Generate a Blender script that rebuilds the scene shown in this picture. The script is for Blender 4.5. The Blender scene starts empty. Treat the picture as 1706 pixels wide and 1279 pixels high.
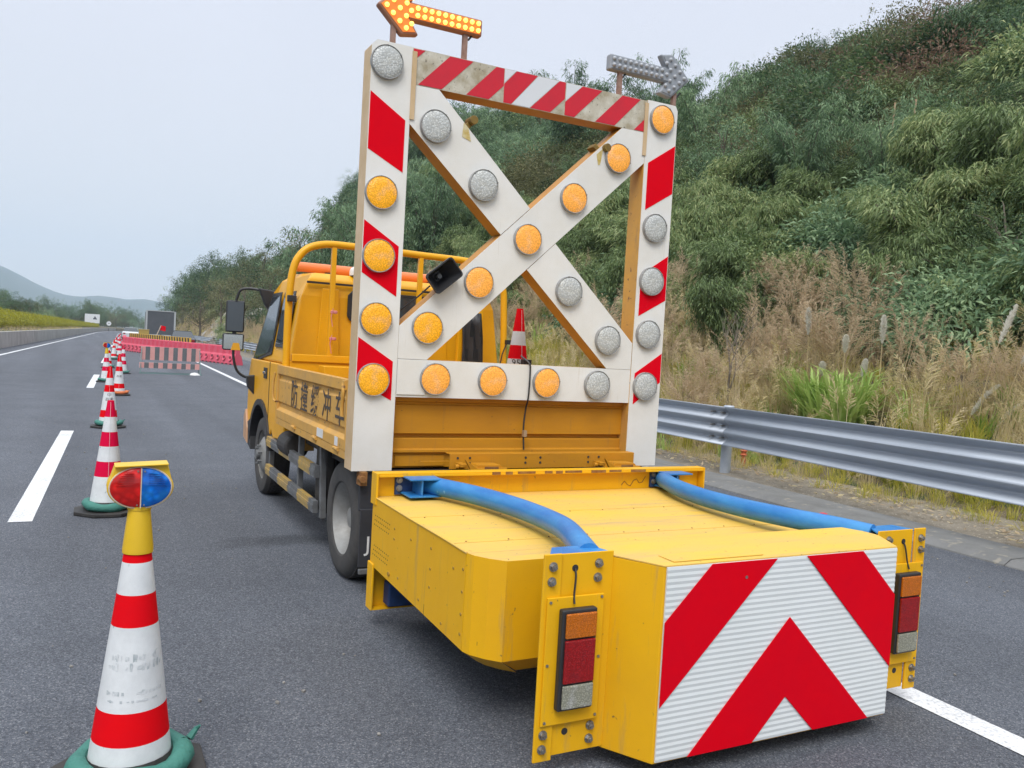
import bpy, bmesh, math, random
import numpy as np
from mathutils import Vector, Matrix, Euler
random.seed(7); RNG = np.random.default_rng(7)
R_ = math.radians
SC = bpy.context.scene
COL = SC.collection
# ---------------------------------------------------------------- camera
cam = bpy.data.cameras.new('camera'); camo = bpy.data.objects.new('camera', cam); COL.objects.link(camo)
cam.sensor_width = 36; cam.lens = 1380/1706*36; cam.clip_start = .05; cam.clip_end = 12000
CR = ((0.8896591662733382, 0.03205685570374867, 0.4554985465050551), (-0.45300085094251996, -0.06347166972665463, 0.8892477586069382), (0.05741774038728464, -0.9974686487025543, -0.041946369858652514))
M = Matrix([[r[0], -r[1], -r[2], 0] for r in CR] + [[0, 0, 0, 1]])
M[2][3] = 1.5
camo.matrix_world = M
SC.camera = camo
# ---------------------------------------------------------------- world: overcast daylight
SUN_EL, SUN_AZ = 52, 215      # azimuth clockwise from +Y
w = bpy.data.worlds.new('World'); SC.world = w; w.use_nodes = True
nt = w.node_tree; nt.nodes.clear()
out = nt.nodes.new('ShaderNodeOutputWorld'); bg = nt.nodes.new('ShaderNodeBackground')
sky = nt.nodes.new('ShaderNodeTexSky'); sky.sky_type = 'NISHITA'; sky.sun_disc = False
sky.sun_elevation = R_(SUN_EL); sky.sun_rotation = R_(SUN_AZ); sky.dust_density = 3; sky.air_density = 1.2
geo = nt.nodes.new('ShaderNodeTexCoord'); sep = nt.nodes.new('ShaderNodeSeparateXYZ')
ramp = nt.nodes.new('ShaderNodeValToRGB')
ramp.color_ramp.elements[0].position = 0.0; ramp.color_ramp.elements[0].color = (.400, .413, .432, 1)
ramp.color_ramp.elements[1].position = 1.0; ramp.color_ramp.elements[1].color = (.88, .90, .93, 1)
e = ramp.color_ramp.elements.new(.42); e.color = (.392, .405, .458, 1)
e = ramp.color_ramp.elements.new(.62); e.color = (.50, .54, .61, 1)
clouds = nt.nodes.new('ShaderNodeTexNoise'); clouds.inputs['Scale'].default_value = 1.6; clouds.inputs['Detail'].default_value = 3
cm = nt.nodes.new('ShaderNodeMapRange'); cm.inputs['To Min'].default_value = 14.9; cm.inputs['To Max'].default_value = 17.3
sc_ = nt.nodes.new('ShaderNodeVectorMath'); sc_.operation = 'SCALE'
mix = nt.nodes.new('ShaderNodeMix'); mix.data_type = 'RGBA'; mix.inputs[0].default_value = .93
L = nt.links.new
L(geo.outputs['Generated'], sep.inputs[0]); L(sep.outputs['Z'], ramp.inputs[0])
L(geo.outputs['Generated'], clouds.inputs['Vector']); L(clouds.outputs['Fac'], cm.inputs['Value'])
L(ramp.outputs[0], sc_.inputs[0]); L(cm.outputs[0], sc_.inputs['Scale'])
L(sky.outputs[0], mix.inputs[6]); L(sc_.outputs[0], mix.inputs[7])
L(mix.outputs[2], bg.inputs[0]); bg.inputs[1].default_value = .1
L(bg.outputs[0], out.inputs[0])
sun = bpy.data.lights.new('sun', 'SUN'); sun.energy = 1.9; sun.angle = R_(30); sun.color = (1, .97, .93)
suno = bpy.data.objects.new('sun', sun); COL.objects.link(suno)
sd = Vector((math.sin(R_(SUN_AZ))*math.cos(R_(SUN_EL)), math.cos(R_(SUN_AZ))*math.cos(R_(SUN_EL)), math.sin(R_(SUN_EL))))
suno.rotation_euler = sd.to_track_quat('Z', 'Y').to_euler(); suno.location = (0, 0, 30)
vs = SC.view_settings; SC.display_settings.display_device = 'sRGB'
vs.view_transform = 'Standard'; vs.look = 'None'; vs.gamma = 1; vs.exposure = .39; vs.use_curve_mapping = False
SC.render.engine = 'CYCLES'
cy = SC.cycles; cy.use_denoising = True; cy.max_bounces = 6; cy.diffuse_bounces = 3; cy.glossy_bounces = 3
cy.transmission_bounces = 4; cy.volume_bounces = 3; cy.caustics_reflective = False; cy.caustics_refractive = False
cy.sample_clamp_indirect = 8

# ---------------------------------------------------------------- materials
def nodes(name):
    m = bpy.data.materials.new(name); m.use_nodes = True
    t = m.node_tree; b = t.nodes['Principled BSDF']
    return m, t, b
def c4(c): return (c[0], c[1], c[2], 1)
def surf(name, col, rough=.5, metal=0, col2=None, amt=.5, scale=3, detail=6, bump=0, bscale=60, spec=.5, emit=None, es=0, coat=0, sharp=.25, stretch=None, fine=None, grime=None):
    """paint / plain surface: base colour drifting to col2 in noisy patches, plus bump"""
    m, t, b = nodes(name); N = t.nodes.new; L = t.links.new
    b.inputs['Base Color'].default_value = c4(col); b.inputs['Roughness'].default_value = rough
    b.inputs['Metallic'].default_value = metal; b.inputs['Specular IOR Level'].default_value = spec
    if coat: b.inputs['Coat Weight'].default_value = coat; b.inputs['Coat Roughness'].default_value = .15
    tc = N('ShaderNodeTexCoord'); src = tc.outputs['Object']
    if stretch:
        mp = N('ShaderNodeMapping'); mp.inputs['Scale'].default_value = stretch; L(src, mp.inputs[0]); src = mp.outputs[0]
    if col2 is not None:
        n = N('ShaderNodeTexNoise'); n.inputs['Scale'].default_value = scale; n.inputs['Detail'].default_value = detail; n.inputs['Roughness'].default_value = .65
        L(src, n.inputs['Vector'])
        r = N('ShaderNodeMapRange'); r.inputs['From Min'].default_value = .5-sharp+.5*(.5-amt); r.inputs['From Max'].default_value = .5+sharp+.5*(.5-amt)
        L(n.outputs['Fac'], r.inputs['Value'])
        mx = N('ShaderNodeMix'); mx.data_type = 'RGBA'; mx.inputs[6].default_value = c4(col); mx.inputs[7].default_value = c4(col2)
        L(r.outputs[0], mx.inputs[0]); last = mx.outputs[2]
        if fine:
            n3 = N('ShaderNodeTexNoise'); n3.inputs['Scale'].default_value = fine[0]; n3.inputs['Detail'].default_value = 4; L(tc.outputs['Object'], n3.inputs['Vector'])
            r3 = N('ShaderNodeMapRange'); r3.inputs['From Min'].default_value = fine[2]; r3.inputs['From Max'].default_value = fine[2]+.08; L(n3.outputs['Fac'], r3.inputs['Value'])
            m3 = N('ShaderNodeMix'); m3.data_type = 'RGBA'; L(last, m3.inputs[6]); m3.inputs[7].default_value = c4(fine[1]); L(r3.outputs[0], m3.inputs[0]); last = m3.outputs[2]
        if grime:     # dirt runs: noise drawn out along one axis
            gc, gthr, gst = grime; mg = N('ShaderNodeMapping'); mg.inputs['Scale'].default_value = gst; L(tc.outputs['Object'], mg.inputs[0])
            n4 = N('ShaderNodeTexNoise'); n4.inputs['Scale'].default_value = 1; n4.inputs['Detail'].default_value = 7; n4.inputs['Roughness'].default_value = .7; L(mg.outputs[0], n4.inputs['Vector'])
            r4 = N('ShaderNodeMapRange'); r4.inputs['From Min'].default_value = gthr; r4.inputs['From Max'].default_value = gthr+.22; r4.inputs['To Max'].default_value = .75; L(n4.outputs['Fac'], r4.inputs['Value'])
            m4 = N('ShaderNodeMix'); m4.data_type = 'RGBA'; L(last, m4.inputs[6]); m4.inputs[7].default_value = c4(gc); L(r4.outputs[0], m4.inputs[0]); last = m4.outputs[2]
        L(last, b.inputs['Base Color'])
        rr = N('ShaderNodeMapRange'); rr.inputs['To Min'].default_value = max(.05, rough-.08); rr.inputs['To Max'].default_value = min(1, rough+.18); L(n.outputs['Fac'], rr.inputs['Value']); L(rr.outputs[0], b.inputs['Roughness'])
    if bump:
        n2 = N('ShaderNodeTexNoise'); n2.inputs['Scale'].default_value = bscale; n2.inputs['Detail'].default_value = 4; L(tc.outputs['Object'], n2.inputs['Vector'])
        bp = N('ShaderNodeBump'); bp.inputs['Strength'].default_value = bump; bp.inputs['Distance'].default_value = .01; L(n2.outputs['Fac'], bp.inputs['Height']); L(bp.outputs[0], b.inputs['Normal'])
    if emit: b.inputs['Emission Color'].default_value = c4(emit); b.inputs['Emission Strength'].default_value = es
    return m
YEL = surf('yellow_paint', (.84, .455, .004), .45, col2=(.74, .385, .010), scale=2.2, bump=.35, bscale=3.5, spec=.35, grime=((.36, .25, .10), .56, (14, 14, 1.6)), fine=(38, (.20, .12, .04), .70))
YELTOP = surf('walked_yellow_paint', (.84, .52, .05), .55, col2=(.68, .44, .13), scale=1.8, amt=.56, spec=.3, grime=((.40, .30, .19), .53, (1.0, 8, 5)), bump=.15, bscale=14, stretch=(1, 3.5, 1), fine=(46, (.22, .15, .07), .66))
ORY = surf('truck_amber_paint', (.84, .41, .005), .42, col2=(.70, .34, .008), scale=2.5, coat=.15, spec=.35, bump=.05, bscale=7, fine=(30, (.18, .09, .03), .72))
ORYD = surf('dusty_amber_paint', (.70, .37, .05), .55, col2=(.50, .29, .09), scale=4, grime=((.30, .20, .11), .56, (9, 9, 3)), bump=.12, bscale=30, fine=(24, (.17, .09, .05), .64))
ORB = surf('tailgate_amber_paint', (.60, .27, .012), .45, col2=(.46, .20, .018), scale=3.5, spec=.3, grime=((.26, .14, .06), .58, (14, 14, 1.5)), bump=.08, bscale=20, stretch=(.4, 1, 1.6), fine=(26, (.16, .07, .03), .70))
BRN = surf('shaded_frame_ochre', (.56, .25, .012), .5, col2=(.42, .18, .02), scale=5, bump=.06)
RUST = surf('rusty_edge', (.16, .05, .02), .85, col2=(.36, .19, .05), scale=18, bump=.4, bscale=60)
CREAM = surf('weathered_cream_side', (.64, .47, .29), .5, col2=(.50, .34, .16), scale=5, amt=.4, fine=(26, (.12, .08, .05), .74))
WHT = surf('white_reflective_sheet', (.78, .77, .74), .45, col2=(.68, .66, .60), scale=3.5, amt=.35, spec=.35, grime=((.48, .42, .33), .61, (22, 22, 1.3)), bump=.03, bscale=120, fine=(34, (.5, .42, .33), .75))
WHTOLD = surf('stained_reflective_sheet', (.62, .59, .50), .5, col2=(.34, .29, .19), scale=9, amt=.5, sharp=.16, bump=.1, bscale=70, fine=(50, (.12, .10, .07), .64))
RED = surf('red_reflective_sheet', (.74, .001, .010), .7, col2=(.66, .002, .014), scale=4, spec=.05, bump=.03, bscale=120)
REDF = surf('faded_red_sheet', (.66, .025, .045), .5, col2=(.54, .03, .05), spec=.2, scale=8, bump=.1, bscale=40)
BLU = surf('blue_painted_steel', (.015, .16, .46), .36, col2=(.04, .24, .54), scale=8, amt=.45, sharp=.12, stretch=(1, .35, 1), bump=.15, bscale=40, coat=.1, fine=(30, (.14, .38, .66), .69))
DBLU = surf('dark_blue_bracket', (.012, .06, .20), .5, col2=(.02, .03, .08), scale=12)
BEZ = surf('worn_grey_bezel', (.36, .37, .37), .5, col2=(.24, .23, .22), scale=20)
BLK = surf('black_plastic', (.018, .018, .02), .42, col2=(.03, .03, .033), scale=6)
RUB = surf('tyre_rubber', (.035, .035, .037), .8, col2=(.085, .08, .075), scale=7, amt=.5, bump=.3, bscale=80)
FLAP = surf('mudflap_rubber', (.022, .024, .03), .55, col2=(.04, .042, .05), scale=5)
CHAS = surf('chassis_steel', (.02, .02, .022), .6, col2=(.05, .045, .04), scale=8, bump=.2)
GREYST = surf('dusty_grey_steel', (.22, .23, .24), .5, .2, col2=(.10, .10, .10), scale=9)
RIM = surf('silver_wheel', (.36, .36, .35), .5, .35, col2=(.22, .21, .19), scale=9, amt=.4)
GALV = surf('galvanised_steel', (.50, .55, .61), .52, .35, col2=(.40, .44, .50), scale=2.2, amt=.5, stretch=(3, .35, 3), bump=.05, bscale=30, fine=(60, (.25, .27, .29), .68))
BOLT = surf('zinc_bolt', (.42, .43, .44), .35, .8, col2=(.25, .22, .18), scale=40)
GLASS = surf('tinted_window_glass', (.035, .045, .055), .06, spec=.9)
MIRR = surf('mirror_back', (.07, .085, .10), .15, .3, spec=.8)
CHROME = surf('chrome_mirror', (.55, .58, .6), .12, .9)
WHP = surf('white_vinyl', (.74, .75, .75), .5, col2=(.62, .62, .60), scale=12, amt=.4)
CONEW = surf('cone_white_band', (.74, .76, .77), .42, col2=(.55, .57, .58), scale=9, amt=.38, bump=.05, bscale=90, fine=(22, (.30, .36, .38), .70))
CONER = surf('cone_red_band', (.76, .002, .006), .65, col2=(.68, .003, .01), scale=6, spec=.08)
CONEM = surf('cone_magenta_red_band', (.70, .003, .05), .65, col2=(.62, .004, .05), scale=6, spec=.08)
CONEG = surf('worn_grey_print', (.20, .27, .29), .5, col2=(.74, .76, .77), scale=16, amt=.62, sharp=.12)
CYEL = surf('yellow_plastic', (.78, .50, .02), .38, col2=(.70, .44, .02), scale=6)
GRNB = surf('green_sandbag', (.035, .17, .135), .65, col2=(.06, .22, .18), scale=14, bump=.5, bscale=60)
ORBAG = surf('orange_sandbag', (.72, .20, .06), .65, col2=(.6, .15, .05), scale=14)
PINKB = surf('pink_red_plastic', (.68, .08, .14), .6, col2=(.58, .10, .14), scale=2, bump=.05)
PINK = surf('faded_pink_sheet', (.66, .33, .31), .55, col2=(.58, .28, .26), scale=7)
GREYS = surf('faded_black_sheet', (.10, .11, .12), .55, col2=(.15, .155, .16), scale=7)
INK = surf('black_paint_lettering', (.03, .03, .035), .6, col2=(.10, .07, .05), scale=25)
CONC = surf('weathered_concrete', (.36, .35, .33), .85, col2=(.20, .195, .18), scale=2.5, amt=.5, bump=.4, bscale=22, stretch=(2, 2, .5), fine=(9, (.12, .12, .11), .62))
WOOD = surf('bare_wood', (.42, .30, .18), .7, col2=(.3, .2, .12), scale=6)
BARK = surf('bark', (.11, .09, .07), .9, col2=(.2, .17, .13), scale=14, bump=.6, bscale=40)
def lens_mat(name, col, emit, es, scale=85, bump=.8, rough=.25, patch=None):
    m, t, b = nodes(name); N = t.nodes.new; L = t.links.new
    b.inputs['Base Color'].default_value = c4(col); b.inputs['Roughness'].default_value = rough
    tc = N('ShaderNodeTexCoord'); v = N('ShaderNodeTexVoronoi'); v.inputs['Scale'].default_value = scale; L(tc.outputs['Object'], v.inputs['Vector'])
    bp = N('ShaderNodeBump'); bp.inputs['Strength'].default_value = bump; bp.inputs['Distance'].default_value = .003; L(v.outputs['Distance'], bp.inputs['Height']); L(bp.outputs[0], b.inputs['Normal'])
    r = N('ShaderNodeMapRange'); r.inputs['From Max'].default_value = .55; r.inputs['To Min'].default_value = 1.12; r.inputs['To Max'].default_value = .62; L(v.outputs['Distance'], r.inputs['Value'])
    n = N('ShaderNodeTexNoise'); n.inputs['Scale'].default_value = 16; L(tc.outputs['Object'], n.inputs['Vector'])
    r2 = N('ShaderNodeMapRange'); r2.inputs['From Min'].default_value = .52; r2.inputs['From Max'].default_value = .68; L(n.outputs['Fac'], r2.inputs['Value'])
    mx = N('ShaderNodeMix'); mx.data_type = 'RGBA'; mx.inputs[6].default_value = c4(col); mx.inputs[7].default_value = c4(patch or tuple(min(1, .5*c+.35) for c in col)); L(r2.outputs[0], mx.inputs[0])
    s = N('ShaderNodeVectorMath'); s.operation = 'SCALE'; L(mx.outputs[2], s.inputs[0]); L(r.outputs[0], s.inputs['Scale']); L(s.outputs[0], b.inputs['Base Color'])
    if es:
        b.inputs['Emission Color'].default_value = c4(emit); mu = N('ShaderNodeMath'); mu.operation = 'MULTIPLY'; L(r.outputs[0], mu.inputs[0]); mu.inputs[1].default_value = es; L(mu.outputs[0], b.inputs['Emission Strength'])
    return m
AMBON = lens_mat('lit_amber_lens', (.86, .40, .012), (1, .44, .02), .42, 130, patch=(.78, .42, .16))
AMBON2 = lens_mat('lit_peach_lens', (.88, .38, .05), (1, .42, .08), .46, 130, patch=(.82, .45, .20))
CLROFF = lens_mat('unlit_clear_lens', (.70, .72, .70), None, 0, 95, patch=(.72, .73, .69))
REDL = lens_mat('red_tail_lens', (.36, .012, .015), (1, 0, 0), .02, 150, .4, .2, patch=(.30, .015, .02))
AMBL = lens_mat('amber_turn_lens', (.62, .16, .01), (1, .3, 0), .05, 190, .5, .2, patch=(.55, .15, .02))
CLRL = lens_mat('clear_reverse_lens', (.38, .38, .30), None, 0, 150, .5, .2)
REDW = lens_mat('red_flasher_lens', (.66, .012, .008), (1, 0, 0), .06, 40, .5, .15, patch=(.52, .01, .01))
BLUW = lens_mat('blue_flasher_lens', (.0, .13, .60), (0, .2, 1), .06, 40, .5, .15, patch=(.01, .22, .66))
BULBON = surf('glowing_amber_bulb', (1, .6, .1), .4, emit=(1, .62, .12), es=1.6)
BULBHALO = surf('amber_sign_face', (.72, .20, .03), .5, emit=(1, .28, .03), es=.22)
BULBOFF = surf('grey_bulb', (.40, .42, .45), .3)
SIGNOFF = surf('grey_sign_face', (.24, .26, .29), .4, col2=(.32, .34, .37), scale=14)

# leaves
def leafmat(name, cols, rough=.5, trans=.35):
    m, t, b = nodes(name); N = t.nodes.new; L = t.links.new
    g = N('ShaderNodeNewGeometry'); oi = N('ShaderNodeObjectInfo')
    r = N('ShaderNodeValToRGB'); cr = r.color_ramp
    cr.elements[0].color = c4(cols[0]); cr.elements[1].color = c4(cols[-1])
    for i, c in enumerate(cols[1:-1]): el = cr.elements.new((i+1)/(len(cols)-1)); el.color = c4(c)
    a = N('ShaderNodeMath'); a.operation = 'MULTIPLY_ADD'; L(g.outputs['Random Per Island'], a.inputs[0]); a.inputs[1].default_value = .6
    b2 = N('ShaderNodeMath'); b2.operation = 'MULTIPLY'; L(oi.outputs['Random'], b2.inputs[0]); b2.inputs[1].default_value = .4
    L(b2.outputs[0], a.inputs[2]); L(a.outputs[0], r.inputs[0])
    L(r.outputs[0], b.inputs['Base Color']); b.inputs['Roughness'].default_value = rough; b.inputs['Specular IOR Level'].default_value = .35
    tr = N('ShaderNodeBsdfTranslucent'); L(r.outputs[0], tr.inputs[0]); ms = N('ShaderNodeMixShader'); ms.inputs[0].default_value = trans
    L(b.outputs[0], ms.inputs[1]); L(tr.outputs[0], ms.inputs[2]); L(ms.outputs[0], t.nodes['Material Output'].inputs[0])
    return m
LF_GRN = leafmat('bamboo_leaves', [(0.059, 0.093, 0.037), (0.144, 0.211, 0.08), (0.26, 0.337, 0.141), (0.497, 0.524, 0.243)])
LF_BLUG = leafmat('dull_green_leaves', [(0.047, 0.09, 0.048), (0.121, 0.203, 0.109), (0.223, 0.334, 0.18), (0.421, 0.541, 0.299)])
LF_DRK = leafmat('dark_evergreen_leaves', [(0.025, 0.049, 0.025), (0.065, 0.117, 0.056), (0.119, 0.185, 0.082), (0.237, 0.303, 0.128)])
LF_OLV = leafmat('olive_leaves', [(0.05, 0.06, 0.027), (0.124, 0.134, 0.059), (0.205, 0.211, 0.097), (0.333, 0.31, 0.167)])
LF_LIM = leafmat('fresh_reed_leaves', [(0.178, 0.308, 0.065), (0.275, 0.421, 0.097), (0.389, 0.518, 0.146), (0.535, 0.616, 0.227)])
LF_BRN = leafmat('dead_brown_leaves', [(0.126, 0.076, 0.054), (0.202, 0.126, 0.084), (0.286, 0.185, 0.126), (0.336, 0.252, 0.168)])
LF_YEL = leafmat('yellow_hedge_leaves', [(.20, .21, .015), (.34, .33, .02), (.46, .42, .03), (.28, .30, .03)])
GR_DRY = leafmat('dry_straw_grass', [(0.4, 0.329, 0.172), (0.601, 0.501, 0.286), (0.772, 0.658, 0.415), (0.543, 0.501, 0.2)], .7, .5)
GR_GRN = leafmat('roadside_grass', [(0.227, 0.275, 0.043), (0.424, 0.426, 0.07), (0.637, 0.55, 0.121), (0.727, 0.578, 0.159)], .6, .5)
GR_PNK = leafmat('pinkish_seed_heads', [(0.414, 0.313, 0.201), (0.529, 0.413, 0.278), (0.644, 0.513, 0.355), (0.507, 0.413, 0.249)], .8, .5)
GR_PMP = leafmat('pale_plume_hairs', [(.72, .69, .62), (.80, .78, .70), (.74, .70, .60)], .8, .5)

# ---------------------------------------------------------------- mesh helpers
class MB:
    def __init__(s): s.v = []; s.f = []; s.m = []
    def add(s, vs, fs, mi=0):
        o = len(s.v); s.v += [tuple(v) for v in vs]; s.f += [tuple(i+o for i in f) for f in fs]; s.m += [mi]*len(fs); return s
    def box(s, x0, x1, y0, y1, z0, z1, mi=0, M=None):
        vs = [(x, y, z) for x in (x0, x1) for y in (y0, y1) for z in (z0, z1)]
        if M is not None: vs = [tuple(M @ Vector(v)) for v in vs]
        return s.add(vs, [(0, 1, 3, 2), (4, 6, 7, 5), (0, 4, 5, 1), (2, 3, 7, 6), (0, 2, 6, 4), (1, 5, 7, 3)], mi)
    def prism(s, poly, axis, a, b, mi=0, M=None, mi_a=None):
        """poly: 2D points; axis 'x': (y,z), 'y': (x,z), 'z': (x,y)"""
        def P(p, t): return {'x': (t, p[0], p[1]), 'y': (p[0], t, p[1]), 'z': (p[0], p[1], t)}[axis]
        n = len(poly); vs = [P(p, a) for p in poly] + [P(p, b) for p in poly]
        if M is not None: vs = [tuple(M @ Vector(v)) for v in vs]
        s.add(vs, [tuple(range(n))[::-1]], mi if mi_a is None else mi_a); o = len(s.v)-2*n
        s.f.append(tuple(range(o+n, o+2*n))); s.m.append(mi)
        for i in range(n): s.f.append((o+i, o+(i+1) % n, o+n+(i+1) % n, o+n+i)); s.m.append(mi)
        return s
    def cyl(s, p0, p1, r0, r1=None, n=16, mi=0, caps=True):
        r1 = r0 if r1 is None else r1; p0 = Vector(p0); p1 = Vector(p1); d = (p1-p0).normalized()
        a = d.orthogonal().normalized(); b = d.cross(a); vs = []
        for p, r in ((p0, r0), (p1, r1)):
            for k in range(n): t = 2*math.pi*k/n; vs.append(p+(a*math.cos(t)+b*math.sin(t))*r)
        fs = [(k, (k+1) % n, n+(k+1) % n, n+k) for k in range(n)]
        if caps: fs += [tuple(range(n))[::-1], tuple(range(n, 2*n))]
        return s.add(vs, fs, mi)
    def lathe(s, prof, c=(0, 0, 0), n=24, mi=0, axis='z', mis=None):
        """prof: (r, t) points along the axis"""
        vs = []; m = len(prof)
        for r, t in prof:
            for k in range(n):
                a = 2*math.pi*k/n; x, y = r*math.cos(a), r*math.sin(a)
                p = {'z': (x, y, t), 'y': (x, t, y), 'x': (t, x, y)}[axis]
                vs.append((p[0]+c[0], p[1]+c[1], p[2]+c[2]))
        o = len(s.v); s.v += vs
        for i in range(m-1):
            for k in range(n):
                s.f.append((o+i*n+k, o+i*n+(k+1) % n, o+(i+1)*n+(k+1) % n, o+(i+1)*n+k)); s.m.append(mis[i] if mis else mi)
        return s
    def tube(s, pts, r, n=12, mi=0, closed=False, caps=True):
        pts = [Vector(p) for p in pts]; m = len(pts); rr = r if isinstance(r, (list, tuple)) else [r]*m
        vs = []; up = None
        for i, p in enumerate(pts):
            d = (pts[min(i+1, m-1)]-pts[max(i-1, 0)]).normalized()
            if up is None: up = d.orthogonal().normalized()
            a = (up-d*up.dot(d)).normalized(); b = d.cross(a); up = a
            for k in range(n): t = 2*math.pi*k/n; vs.append(p+(a*math.cos(t)+b*math.sin(t))*rr[i])
        fs = [(i*n+k, i*n+(k+1) % n, (i+1)*n+(k+1) % n, (i+1)*n+k) for i in range(m-1) for k in range(n)]
        if caps: fs += [tuple(range(n))[::-1], tuple(range((m-1)*n, m*n))]
        return s.add(vs, fs, mi)
    def build(s, name, mats, parent=None, bevel=0, smooth=False, seg=2):
        me = bpy.data.meshes.new(name); me.from_pydata(s.v, [], s.f)
        for mt in (mats if isinstance(mats, (list, tuple)) else [mats]): me.materials.append(mt)
        me.polygons.foreach_set('material_index', s.m)
        bm = bmesh.new(); bm.from_mesh(me); bmesh.ops.recalc_face_normals(bm, faces=bm.faces); bm.to_mesh(me); bm.free()
        if smooth:
            me.polygons.foreach_set('use_smooth', [True]*len(me.polygons)); me.set_sharp_from_angle(angle=R_(38))
        o = bpy.data.objects.new(name, me); COL.objects.link(o)
        if parent: o.parent = parent
        if bevel:
            b = o.modifiers.new('bevel', 'BEVEL'); b.width = bevel; b.segments = seg; b.limit_method = 'ANGLE'; b.angle_limit = R_(35); b.harden_normals = False
        return o
def smoothpath(pts, n=8):
    P = [Vector(p) for p in pts]; P = [P[0]*2-P[1]]+P+[P[-1]*2-P[-2]]; out = []
    for i in range(1, len(P)-2):
        for k in range(n):
            t = k/n; a, b, c, d = P[i-1:i+3]
            out.append(.5*((2*b)+(c-a)*t+(2*a-5*b+4*c-d)*t*t+(3*b-a-3*c+d)*t**3))
    return out+[P[-2]]
def tag(o, label=None, cat=None, group=None, kind=None):
    if label: o['label'] = label
    if cat: o['category'] = cat
    if group: o['group'] = group
    if kind: o['kind'] = kind
    return o
def thing(name, loc, label, cat, group=None, rz=0):
    o = bpy.data.objects.new(name, None); COL.objects.link(o); o.location = loc; o.rotation_euler = (0, 0, rz); o.empty_display_size = .2
    return tag(o, label, cat, group)
def copy_tree(o, parent=None):
    c = o.copy(); COL.objects.link(c); c.parent = parent
    if o.parent is not None: c.matrix_parent_inverse = o.matrix_parent_inverse
    for ch in list(o.children): copy_tree(ch, c)
    return c
def dup(o, loc, rz, label, sc=None):
    c = copy_tree(o); c.location = loc; c.rotation_euler = (0, 0, rz); c['label'] = label
    if sc: c.scale = sc if hasattr(sc, '__len__') else (sc,)*3
    return c
def text_mesh(body, size, mat, name, parent, M, bend=None, thick=.0006, bold=0):
    cu = bpy.data.curves.new('t', 'FONT'); cu.body = body; cu.size = size; cu.align_x = 'CENTER'; cu.align_y = 'CENTER'; cu.extrude = thick; cu.resolution_u = 3; cu.offset = bold
    o = bpy.data.objects.new('t', cu); COL.objects.link(o); dg = bpy.context.evaluated_depsgraph_get(); me = bpy.data.meshes.new_from_object(o.evaluated_get(dg))
    bpy.data.objects.remove(o); bpy.data.curves.remove(cu); me.materials.clear(); me.materials.append(mat); me.name = name
    for v in me.vertices: v.co = bend(v.co) if bend else M @ v.co
    ob = bpy.data.objects.new(name, me); COL.objects.link(ob); ob.parent = parent
    return ob
# ---------------------------------------------------------------- road frame
def RX(u, v): return u+.031*v+max(0., v-180)**2/3000
def rp(u, v, z=0): return (RX(u, v), v, z)
def strip(name, us, vs, z, mat, mb=None, zz=None):
    m = mb or MB(); n = len(us)
    V = [rp(u, v, z if zz is None else zz[i]) for v in vs for i, u in enumerate(us)]
    m.add(V, [(j*n+i, j*n+i+1, (j+1)*n+i+1, (j+1)*n+i) for j in range(len(vs)-1) for i in range(n-1)])
    return m if mb else m.build(name, mat)
VS = [-30, -15] + list(range(0, 180, 10)) + list(range(180, 701, 15))
HAZE = .00028
# ================================================================ terrain
EL = np.array([(-20, .3), (0, .3), (2.5, .6), (4, 1.4), (4.7, 2.5), (6, 3.9), (8.6, 4.4), (11, 4.7), (12.3, 4.9), (13.7, 5.2), (14.6, 8.0), (15.8, 10.2), (20.6, 14.8), (24, 15), (28, 15.4), (31, 17.4), (34, 17.4), (38, 17.8), (41.7, 19.5), (45.3, 21.2), (49.8, 22.3), (53.8, 23.2), (57, 23.8), (65, 24), (80, 25), (180, 25)])
def vnoise(x, y, f, seed=0):
    """cheap smooth value noise"""
    x = np.asarray(x, float)*f; y = np.asarray(y, float)*f; xi = np.floor(x); yi = np.floor(y); fx = x-xi; fy = y-yi
    def h(a, b):
        n = np.sin(a*127.1+b*311.7+seed*74.7)*43758.5453; return n-np.floor(n)
    sx = fx*fx*(3-2*fx); sy = fy*fy*(3-2*fy)
    return (h(xi, yi)*(1-sx)+h(xi+1, yi)*sx)*(1-sy)+(h(xi, yi+1)*(1-sx)+h(xi+1, yi+1)*sx)*sy
FOOT = 7.9
def terr(X, Y):
    X = np.asarray(X, float); Y = np.asarray(Y, float)
    cv = np.maximum(0, Y-180)**2/3000
    u = X-.031*Y-cv; az = np.degrees(np.arctan2(X, Y)); r = np.hypot(X, Y)
    el = np.interp(az, EL[:, 0], EL[:, 1])
    th = np.interp(az, [0, 4, 8, 14, 25, 38, 46, 60], [6, 6, 5, 3.4, 2.9, 2.9, 4.0, 4.4])
    foot = FOOT+np.clip(Y-20, 0, 100)*.018
    r0 = r*foot/np.maximum(u, .5); r1 = np.minimum(r0*4.6, r0+130)
    zr = np.maximum(.4, 1.5+r1*np.tan(np.radians(el))-th)
    t = np.clip((r-r0)/(r1-r0), 0, None)
    z = np.where(t < 1, zr*np.clip(t, 0, 1)**1.12, np.maximum(0, zr-.22*(r-r1)))
    amp = np.clip((u-foot)/9, 0, 1)
    z = z+amp*((vnoise(X, Y, .11, 3)-.5)*1.8+(vnoise(X, Y, .35, 5)-.5)*.7)
    z = np.where(u > foot, np.maximum(z, 0)+.05*np.clip((u-foot)/2, 0, 1), -.05)
    # median side: retained earth behind the low wall, then rolling ground
    l = -5.85-u
    zl = .80+.35*np.clip(l/2.2, 0, 1)+np.clip((l-9)/25, 0, 1)*1.2+(vnoise(X, Y, .3, 8)-.5)*.12
    z = np.where(u < -5.85, zl, z)
    return z
def tz(x, y): return float(terr(x, y))
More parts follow.
